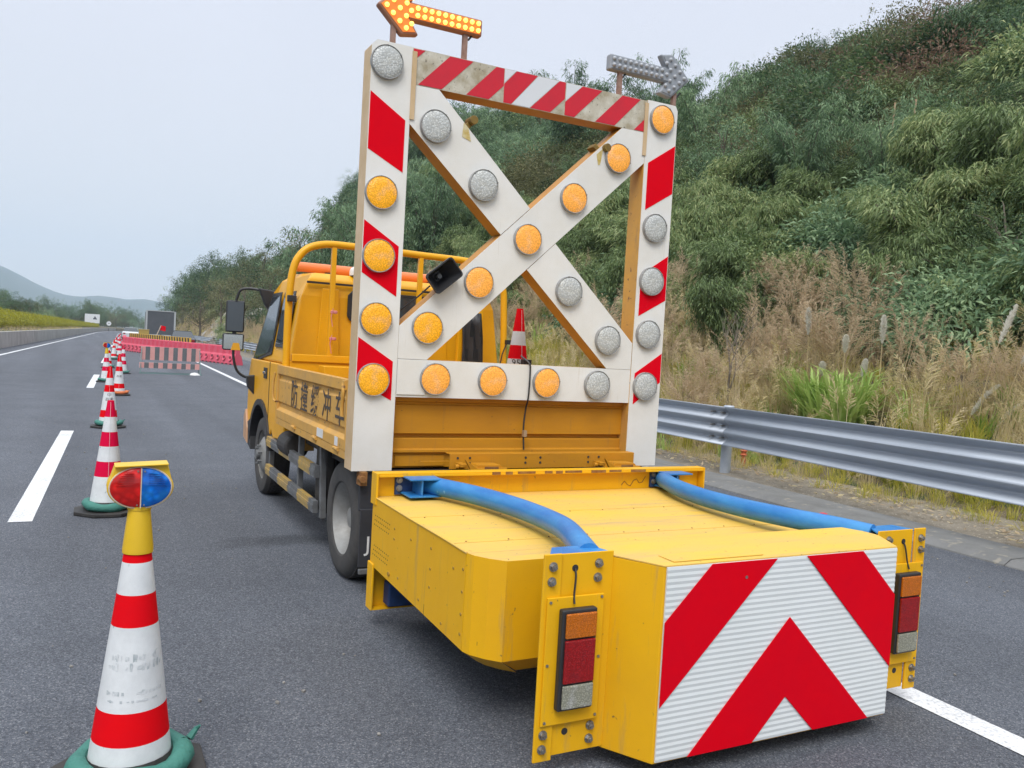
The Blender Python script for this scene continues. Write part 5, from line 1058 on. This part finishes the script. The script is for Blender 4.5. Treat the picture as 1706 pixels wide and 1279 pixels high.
def lamp(loc, label, s=1.0, rz=0):
    t = thing('warning_lamp', loc, label, 'warning lamp', 'flashing lamps stuck on cone tops', rz)
    zc_ = .981; ell = [(.100*math.cos(2*math.pi*k/40), zc_+.071*math.sin(2*math.pi*k/40)) for k in range(40)]
    MB().lathe([(.022, .76), (.047, .763), (.0475, .775), (.034, .905), (.037, .906), (.0365, .925), (.0, .926)], n=28).build('sleeve', CYEL, t, smooth=True)
    hs = MB(); hs.prism([p for p in ell], 'y', -.028, .04); hs.prism([(-.098, .985), (-.078, 1.050), (.080, 1.057), (.098, .985), (.07, .95), (-.07, .95)], 'y', -.0285, .0405)
    hs.build('housing', CYEL, t, bevel=.003)
    MB().prism([(-.079, 1.049), (.081, 1.056), (.081, 1.060), (-.079, 1.053)], 'y', -.045, .041).build('housing_lid', CYEL, t, bevel=.001)
    for sx, mt, nm in ((-1, REDW, 'red_lens'), (1, BLUW, 'blue_lens')):
        m = MB(); rings = []; N_ = 20
        for q, yy in ((1., -.031), (.96, -.037), (.8, -.042), (.5, -.047), (.2, -.049)):
            rings.append([(sx*(.002+.0905*q*math.sin(math.pi*k/(N_-1)))*1., yy, zc_+.065*q*math.cos(math.pi*k/(N_-1))) for k in range(N_)])
        V = [p for r in rings for p in r]; m.add(V, [(j*N_+i, j*N_+i+1, (j+1)*N_+i+1, (j+1)*N_+i) for j in range(4) for i in range(N_-1)]+[tuple(range(4*N_, 5*N_))]+[tuple(j*N_ for j in range(5))+tuple(j*N_+N_-1 for j in range(4, -1, -1))])
        ll = m.build(nm, mt, t, smooth=True)
        rb = MB()
        for k in range(6):
            z = zc_+.010+.0075*k; hw = .075*math.sqrt(max(.02, 1-((z-zc_)/.066)**2)); rb.box(min(sx*.022, sx*hw), max(sx*.022, sx*hw), -.0495, -.044, z, z+.0022)
        rb.build('lens_ribs', mt, ll)
    MB().tube([(.093*math.cos(2*math.pi*k/40), -.031, zc_+.0675*math.sin(2*math.pi*k/40)) for k in range(41)], .0026, 6, caps=False).build('lens_rim', surf('pale_lens_rim', (.66, .55, .40), .4) if 'pale_lens_rim' not in bpy.data.materials else bpy.data.materials['pale_lens_rim'], t, smooth=True)
    MB().box(-.0014, .0014, -.0515, -.030, zc_-.064, zc_+.064).build('lens_divider', bpy.data.materials['pale_lens_rim'], t)
    sw = MB()
    for sx in (-1, 1):
        for z in (-.055, .055): sw.cyl((sx*.010, -.046, zc_+z), (sx*.010, -.040, zc_+z), .0028, n=8)
    sw.build('lens_screws', BOLT, t); return t
lamp((.164, 2.955, .0), 'yellow oval warning lamp with red and blue halves on the nearest cone')
lamp((.42, 24.6, .0), 'small red and blue lamp on a cone farther along the row')
# cones standing on the truck bed
t = cone((2.86, 5.52, .90), 'red and white cone upright in the truck bed, seen under the X frame', 0, base=False, group='cones carried in the truck bed'); cone_text(t, '95', .50, .07, dx=-.045)
MB().box(-.02, .05, -.14, -.09, .46, .53).build('black_clip', BLK, t, bevel=.006)
cone((2.02, 6.35, .90), 'cone in the truck bed half hidden by the left frame post', 1, base=False, group='cones carried in the truck bed')

# ================================================================ barricade, water barriers, striped board
def striped(m, x0, x1, z0, z1, y0, y1, n, k0=0):
    for i in range(n): m.box(x0+(x1-x0)*i/n, x0+(x1-x0)*(i+1)/n, y0, y1, z0, z1, mi=(i+k0) % 2)
BR = thing('striped_barricade', (2.45, 30.1, 0), 'folding barricade with pink and grey striped boards standing on the closed lane', 'barricade', rz=.03)
for (x0, x1, z0, z1, y0, n, k0) in ((-.93, .93, .45, .895, -.08, 13, 1), (-.97, .90, .185, .375, -.22, 13, 1)):
    bd = MB().box(x0, x1, y0+.004, y0+.02, z0, z1).build('board', WHP, BR)
    for i in range(n):
        w_ = (x1-x0)/n; s = MB().box(x0+i*w_+.001, x0+(i+1)*w_-.001, y0, y0+.0035, z0+.002, z1-.002).build('stripe', GREYS if (i+k0) % 2 == 0 else PINK, bd)
MB().tube([(-.94, -.30, .02), (-.90, -.06, .90), (-.90, .25, .02)], .014, 6).tube([(.93, -.30, .02), (.91, -.06, .90), (.95, .25, .02)], .014, 6).box(-.98, .98, -.33, -.28, .0, .035).box(-.93, .97, .23, .27, .0, .03).build('steel_legs', surf('greenish_steel', (.16, .24, .24), .6), BR)
MB().lathe([(.001, .09), (.10, .07), (.18, .02), (.19, .0)], n=14).build('sandbag', WHP, BR).location = (.75, -.25, 0)
# interlocking water filled barriers
wb = MB()
Lb, Hb = 1.52, .88
def wb_mesh():
    m = MB(); rows = []
    prof = [(.0, .24), (.06, .25), (.42, .17), (.50, .10), (.86, .085), (.88, .06)]
    nx_ = 24
    ring = []
    for side in (-1, 1):
        V = []; 
        for j, (z, d) in enumerate(prof):
            for i in range(nx_+1):
                x = -Lb/2+.01+(Lb-.02)*i/nx_; lx = x; dd = d
                for hx in (-.38, .38):
                    r2 = ((x-hx)/.22)**2+((z-.30)/.15)**2
                V.append((x, side*dd, z))
        n_ = nx_+1; m.add(V, [(j*n_+i, j*n_+i+1, (j+1)*n_+i+1, (j+1)*n_+i) for j in range(len(prof)-1) for i in range(nx_)])
    for sx in (-1, 1):
        x = sx*(Lb/2-.01); V = [(x, d, z) for z, d in prof]+[(x, -d, z) for z, d in prof][::-1]; m.add(V, [tuple(range(len(V)))])
    m.add([(-Lb/2+.01, .06, .88), (Lb/2-.01, .06, .88), (Lb/2-.01, -.06, .88), (-Lb/2+.01, -.06, .88)], [(0, 1, 2, 3)])
    return m
wbm = wb_mesh().build('barrier_body', PINKB, bevel=.02, seg=2)
rec = MB()
for hx in (-.38, .38):
    for s_ in (-1, 1):
        rec.lathe([(.17, 0), (.15, .018), (.10, .004), (.001, .0)], n=20, axis='y')
        nv = 20*4
        for q in range(nv):
            v = rec.v[-nv+q]; z = .30+v[2]*.80; rec.v[-nv+q] = (hx+v[0], s_*(.222-(z-.30)*.40+v[1]), z)
rc = rec.build('dish_rim', PINKB, smooth=True)
hol = MB()
for hx in (-.38, .38):
    for s_ in (-1, 1): hol.cyl((hx, s_*.16, .315), (hx, s_*.236, .30), .10, n=18)
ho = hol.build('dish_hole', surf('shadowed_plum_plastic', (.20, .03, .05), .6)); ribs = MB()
for x in (-.66, -.58, -.12, -.04, .04, .12, .58, .66): ribs.box(x-.018, x+.018, -.112, .112, .50, .84)
rbs = ribs.build('barrier_rib', PINKB, bevel=.01)
feet = MB()
for x in (-.5, 0, .5): feet.box(x-.10, x+.10, -.262, .262, .0, .05)
ft = feet.build('foot_notch', CHAS)
W0 = thing('water_barrier', (0, 0, 0), 'pink red plastic water barrier, right end of the row', 'water barrier', 'row of pink plastic water barriers')
for o_ in (wbm, rc, ho, rbs, ft): o_.parent = W0
P0 = Vector((6.25, 40.6)); P1 = Vector((1.95, 58.6)); d_ = (P1-P0).normalized(); nb = 12
for i in range(nb):
    c = P0+d_*(Lb*.5+i*(Lb+.02)); rz = math.atan2(d_.y, d_.x)
    if i == 0: W0.location = (c.x, c.y, 0); W0.rotation_euler = (0, 0, rz)
    else: dup(W0, (c.x, c.y, 0), rz, f'pink red plastic water barrier, {ordn[i]} counting from the right end of the row')
for i in range(7):
    v = 60.2+i*1.56; c = (2.05+.035*i*1.5, v, 0)
    dup(W0, c, math.pi/2-.03, f'pink red water barrier in the stretch along the lane line, {ordn[i] if i else "first"} going away')
# long yellow and black board
HB = thing('hazard_beam', (3.9, 58.6, 0), 'long black and yellow striped board lying behind the pink barriers', 'barrier board', rz=math.atan2(-14.5, 2.7))
MB().box(-7.3, 7.3, -.03, .03, .62, 1.08).build('beam', surf('hazard_yellow', (.68, .44, .06), .5), HB)
for i in range(26):
    x = -7.1+i*.56; MB().prism([(x, .64), (x+.27, .64), (x+.12, 1.06), (x-.15, 1.06)], 'y', -.036, -.0305).build('black_stripe', BLK, HB)
MB().box(-6.5, -6.42, -.15, .15, 0, .62).box(-.04, .04, -.15, .15, 0, .62).box(6.42, 6.5, -.15, .15, 0, .62).build('leg', CHAS, HB)
# ================================================================ behind the barriers: lorry, car, rubble
LO = thing('parked_lorry', (5.45, 78, 0), 'grey lorry with a tall dark tailgate parked beyond the barriers', 'lorry', rz=-.03)
MB().box(-1.12, 1.12, 0, 5.5, .95, 3.0).build('load_box', surf('dark_tailgate', (.065, .075, .088), .5, col2=(.10, .105, .115), scale=2), LO, bevel=.02)
MB().box(-1.20, -1.06, -.04, .1, .8, 3.05).box(1.06, 1.20, -.04, .1, .8, 3.05).box(-1.06, 1.06, -.04, .1, 3.0, 3.08).box(-1.06, 1.06, -.04, .1, .9, 1.0).build('rear_frame', surf('pale_grey_frame', (.40, .42, .43), .5), LO)
for x in (-1.0, .62):
    MB().lathe([(.2, 0), (.48, 0), (.5, .05), (.5, .33), (.48, .38), (.2, .38)], c=(x, 1.2, .5), n=24, axis='x').build('wheel', RUB, LO, smooth=True)
MB().box(-1.1, 1.1, 5.7, 7.4, .7, 2.9).build('cab', surf('lorry_cab_white', (.5, .5, .5), .4), LO, bevel=.08); MB().box(-1.05, 1.05, -.02, .1, .55, .72).build('bumper', CHAS, LO)
def car(loc, rz, label, paint):
    t = thing('car', loc, label, 'car', rz=rz); 
    body = MB().prism([(-2.2, .3), (2.1, .3), (2.2, .6), (1.9, .85), (1.0, .93), (-1.9, .98), (-2.2, .85)], 'x', -.88, .88).build('body', paint, t, bevel=.08, seg=3)
    MB().add([(s*w_, y, z) for y, z, w_ in ((-1.75, .96, .8), (-1.1, 1.42, .62), (.2, 1.45, .62), (1.05, .92, .8)) for s in (-1, 1)], [(0, 1, 3, 2), (2, 3, 5, 4), (4, 5, 7, 6), (0, 2, 4, 6), (1, 3, 5, 7)]).build('cabin', GLASS, t, bevel=.05)
    MB().box(-.6, .6, -1.08, .2, 1.42, 1.46).build('roof', paint, t, bevel=.02)
    for y in (-1.35, 1.35):
        for x in (-.9, .68): MB().lathe([(.1, 0), (.31, 0), (.32, .03), (.32, .19), (.31, .22), (.1, .22)], c=(x, y, .32), n=20, axis='x').build('wheel', RUB, t, smooth=True)
    for x in (-.78, .55): MB().box(x, x+.23, -2.225, -2.15, .68, .82).build('tail_light', REDL, t)
    return t
car((4.35, 110, 0), -.03, 'white saloon car driving away in the open lane far down the road', surf('white_car_paint', (.62, .64, .66), .3, coat=.5))
FP = thing('flag_pole', (4.05, 62, 0), 'leaning wooden pole with a red flag behind the striped board', 'flag')
MB().tube([(-.35, 0, 0), (.32, 0, 1.75)], .03, 8).build('pole', surf('pale_pole', (.55, .45, .36), .6), FP)
fm = MB(); V = [(.27+.34*i/6, .04*math.sin(i*1.4+j), 1.4+.34*j/4-.05*i/6) for j in range(5) for i in range(7)]; fm.add(V, [(j*7+i, j*7+i+1, (j+1)*7+i+1, (j+1)*7+i) for j in range(4) for i in range(6)]); fo = fm.build('flag_cloth', RED, FP); fo.modifiers.new('t', 'SOLIDIFY').thickness = .01
car((6.3, 68, 0), -.05, 'dark car mostly hidden behind rubble beside the grey lorry', surf('dark_car_paint', (.03, .035, .05), .3, coat=.5))
YB = thing('yellow_crate', (3.72, 70, 0), 'dull yellow box at the left rear corner of the grey lorry', 'box'); MB().box(-.35, .35, -.3, .3, 0, 1.35).build('box_body', surf('dull_yellow', (.42, .30, .08), .6), YB, bevel=.03)
MB().box(-.37, .37, -.32, .32, 1.35, 1.40).build('lid', surf('dull_yellow_lid', (.48, .36, .12), .6), YB, bevel=.01)
# rubble mound and pale shotcrete slope
def heap(name, cx, cy, rx, ry, h, mat, label, cat, stones, seed, kind=None):
    rg = random.Random(seed); z0 = tz(cx, cy); t = thing(name, (cx, cy, z0-.1), label, cat)
    m = MB(); N_ = 22; V = []
    for j in range(8):
        for i in range(N_):
            a = 2*math.pi*i/N_; r = 1-(j/7.); q = 1+.25*(vnoise(i*.8, j*.8, 1, seed)-.5); V.append((rx*r*q*math.cos(a), ry*r*q*math.sin(a), h*(1-r**1.6)*(1+.25*(float(vnoise(i, j, .9, seed+3))-.5))))
    m.add(V, [(j*N_+i, j*N_+(i+1) % N_, (j+1)*N_+(i+1) % N_, (j+1)*N_+i) for j in range(7) for i in range(N_)]); m.build('mound', mat, t)
    sm = MB()
    for k in range(stones):
        a = rg.uniform(0, 6.28); r = rg.uniform(.0, 1)**.6; s = rg.uniform(.10, .32); c = Vector((rx*r*math.cos(a), ry*r*math.sin(a), h*(1-r**1.6)))
        Mx = Matrix.Translation(c) @ Euler((rg.uniform(-.5, .5), rg.uniform(-.5, .5), rg.uniform(0, 3))).to_matrix().to_4x4(); sm.prism([(-s, -s*.5), (s*.2, -s*.7), (s, -s*.1), (s*.6, s*.6), (-s*.6, s*.5)], 'z', -s*.3, s*.3, M=Mx)
    o = sm.build('rocks', mat, t); o['kind'] = 'stuff'; return t
ROCK = surf('brown_grey_rock', (.16, .135, .11), .9, col2=(.30, .28, .25), scale=3, bump=.6, bscale=8)
heap('rubble_heap', RX(9.6, 88), 88, 1.9, 2.4, 1.15, ROCK, 'brown layered rock rubble heaped at the foot of the far slope', 'rubble', 150, 3)
heap('soil_heap', 4.7, 66.5, .95, 1.2, 1.15, surf('brown_soil', (.15, .11, .08), .95, col2=(.24, .19, .14), scale=3, bump=.6, bscale=10), 'brown soil pile in front of the grey lorry', 'soil', 60, 5)
SHC = surf('pale_shotcrete', (.50, .48, .45), .9, col2=(.30, .27, .23), scale=.9, amt=.5, bump=.8, bscale=4, fine=(2.2, (.12, .11, .08), .58))
m = MB(); V = []; n1_, n2_ = 30, 12
for j in range(n2_+1):
    for i in range(n1_+1):
        v = 92+34*i/n1_; u = 9.6+6.0*j/n2_; x, y = RX(u, v), v; ed = 1 if 0 < i < n1_ and 0 < j < n2_ else 0
        V.append((x, y, tz(x, y)+(.35+.25*float(vnoise(x, y, .8, 4)))*ed-.1+j*.10))
m.add(V, [(j*(n1_+1)+i, j*(n1_+1)+i+1, (j+1)*(n1_+1)+i+1, (j+1)*(n1_+1)+i) for j in range(n2_) for i in range(n1_)])
o = m.build('rock_slope', SHC, smooth=True); tag(o, kind='structure')
for i, (u, v, s) in enumerate([(9.4, 84, .9), (9.2, 79, .75), (10.6, 99, .9), (12.2, 112, 1.0)]):
    x, y = RX(u, v), v; plant('shrub', P_SH[0], x, y, s, ('green bush at the foot of the pale rock slope beside the mirror', 'smaller green bush left of the wing mirror behind the guardrail', 'bush growing on the lower pale rock slope', 'bush high on the pale rock slope')[i], 'bush', rz=i)
# ================================================================ guardrail
GR = thing('guardrail', rp(7.35, 8), 'galvanised three wave steel guardrail running along the right shoulder', 'guardrail')
def gu(v): return 7.32-.10*max(0, min(8.45-v, 9))+.021*max(0, min(v, 70)-12)+.005*max(0, min(v, 130)-70)
zz = []; NP = 37
for k in range(NP):
    q = k/(NP-1); zz.append((.410+.500*q, .0425*math.cos(q*math.pi*6)))
prof = [(.0, .410)]; 
def beam(v0, v1, n=4):
    m = MB(); V = []
    for j in range(n+1):
        v = v0+(v1-v0)*j/n
        for z, d in zz: V.append((RX(gu(v)-.155-d, v), v, z+.012*max(0, 8.45-v)))
    m.add(V, [(j*NP+i, j*NP+i+1, (j+1)*NP+i+1, (j+1)*NP+i) for j in range(n) for i in range(NP-1)]); o = m.build('rail_beam', GALV, GR, smooth=True); o.matrix_parent_inverse = Matrix.Translation(GR.location).inverted()
    s_ = o.modifiers.new('thick', 'SOLIDIFY'); s_.thickness = .004; return o
v = 8.45-4.7*3
while v < 300:
    st_ = 4.7 if v < 8 else 4 if v < 90 else 12; beam(v-.16, v+st_-.165+.32*(0), 3); v += st_
post = MB().cyl((0, 0, -.3), (0, 0, .905), .07, n=20).cyl((0, 0, .905), (0, 0, .918), .074, .06, n=20).box(-.14, -.05, -.05, .05, .48, .84).build('post', GALV, GR, smooth=True)
bolts = MB()
for z in (.50, .58, .66, .745, .83):
    for y in (-.10, .10): bolts.cyl((-.215 if z not in (.58, .745) else -.14, y, z), (-.14, y, z), .011, n=8)
bo = bolts.build('rail_bolts', BOLT, GR); v = 8.45-4.7*3; first = True
while v < 300:
    for src, nm in ((post, 0), (bo, 1)):
        if first: o = src
        else: o = src.copy(); COL.objects.link(o)
        o.matrix_parent_inverse = Matrix.Translation(GR.location).inverted(); o.location = rp(gu(v), v, 0); o.rotation_euler = (0, 0, -.031)
    first = False; v += 4.7 if v < 8 else 4 if v < 90 else 12
OR_ = thing('orange_marker', rp(7.9, 8.75), 'small orange mesh marker post behind the guardrail post', 'marker')
m = MB()
for k in range(8): m.lathe([(.035, .2+.055*k), (.05, .215+.055*k), (.035, .235+.055*k)], n=10)
m.cyl((0, 0, -.1), (0, 0, .65), .033, n=10); m.build('marker_body', surf('orange_mesh', (.48, .11, .04), .7), OR_)
x, y, z = 6.64, 5.9, 0
tag(MB().prism([(x-.05, y), (x+.01, y-.03), (x+.07, y), (x+.05, y+.05), (x-.04, y+.04)], 'z', .008, .035).build('plastic_scrap', surf('red_scrap', (.60, .05, .08), .5), bevel=.006), 'small red plastic scrap lying near the concrete gutter', 'scrap')
for px_, py_, u_, h_, lb in ((1478, 318, 26, 1.6, 'left one of two pale bamboo stakes on the upper hillside'), (1512, 322, 26, 1.7, 'right one of two pale bamboo stakes on the upper hillside')):
    x, y, z = hit(px_, py_, 12); t = thing('bamboo_stake', (x, y, z), lb, 'stake'); MB().tube([(0, 0, -.2), (.02, 0, h_), (.06, 0, h_+.9)], .03, 6).build('pole', WOOD, t)
# ================================================================ signs beyond the median wall
WS = 'white_sign_face'
def post_sign(name, x, y, z0, label, cat):
    return thing(name, (x, y, 0), label, cat)
SG = thing('billboard', (.55, 285, .7), 'white rectangular board with dark emblem beyond the median hedge', 'sign', rz=0)
MB().box(-2.05, 2.05, 0, .15, 1.4, 4.15).build('panel', surf(WS, (.70, .72, .74), .5), SG, bevel=.03); MB().box(-1.6, -1.45, .0, .14, -.5, 1.4).box(1.45, 1.6, .0, .14, -.5, 1.4).build('post', GREYST, SG)
MB().prism([(.2, 2.55), (1.35, 2.55), (1.1, 3.0), (.95, 3.0), (.95, 3.35), (.6, 3.5), (.5, 3.0), (.3, 2.95)], 'y', -.012, -.004).build('emblem', surf('dark_emblem', (.06, .07, .09), .6), SG)
RS = thing('round_sign', (4.75, 262, 0), 'small round white traffic sign right of the white board', 'sign')
MB().cyl((0, .05, 2.2), (0, 0, 2.2), .62, n=28).build('disc', bpy.data.materials[WS], RS); MB().cyl((0, .08, -.3), (0, .08, 2.2), .06, n=8).build('post', GREYST, RS); MB().box(-.22, .22, -.012, -.004, 2.14, 2.26).build('sign_mark', bpy.data.materials['dark_emblem'], RS)
# ================================================================ haze
hm = bpy.data.materials.new('haze'); hm.use_nodes = True; t_ = hm.node_tree; t_.nodes.clear(); ho_ = t_.nodes.new('ShaderNodeOutputMaterial'); pv = t_.nodes.new('ShaderNodeVolumePrincipled')
pv.inputs['Color'].default_value = (.69, .83, 1, 1); pv.inputs['Density'].default_value = HAZE; pv.inputs['Anisotropy'].default_value = .2; t_.links.new(pv.outputs[0], ho_.inputs['Volume'])
if HAZE > 0:
    tag(MB().box(-3600, 3600, -700, 3650, -2.0, 330).build('haze', hm), 'pale blue haze over the valley', 'haze', kind='stuff')

# loose grit on the carriageway
rg = random.Random(21); m = MB()
for k in range(420):
    v = 1.5+14*rg.random()**1.5; u = rg.choice((rg.uniform(-1.5, 1.1), rg.uniform(3.6, 6.4), rg.uniform(5.6, 6.45))); s = rg.uniform(.003, .009); x, y = RX(u, v), v
    Mx = Matrix.Translation((x, y, s*.6)) @ Euler((rg.uniform(-.4, .4), rg.uniform(-.4, .4), rg.uniform(0, 3))).to_matrix().to_4x4(); m.prism([(-s, -s*.6), (s*.4, -s*.8), (s, 0), (s*.3, s*.8), (-s*.7, s*.5)], 'z', -s*.5, s*.5, M=Mx)
tag(m.build('road_grit', surf('grit', (.34, .33, .31), .8, col2=(.12, .11, .10), scale=60)), 'loose grit scattered on the asphalt', 'grit', kind='stuff')
# tape and wiring on the light frame
for i, (x0, z0, x1, z1) in enumerate(((1.60, 3.10, 1.616, 2.05), (1.616, 2.05, 1.60, 1.45))):
    tp(MB().tube(smoothpath([(x0, FY+.153, z0), ((x0+x1)/2+.03, FY+.156, (z0+z1)/2), (x1, FY+.153, z1)]), .006, 6), 'cable', BLK)
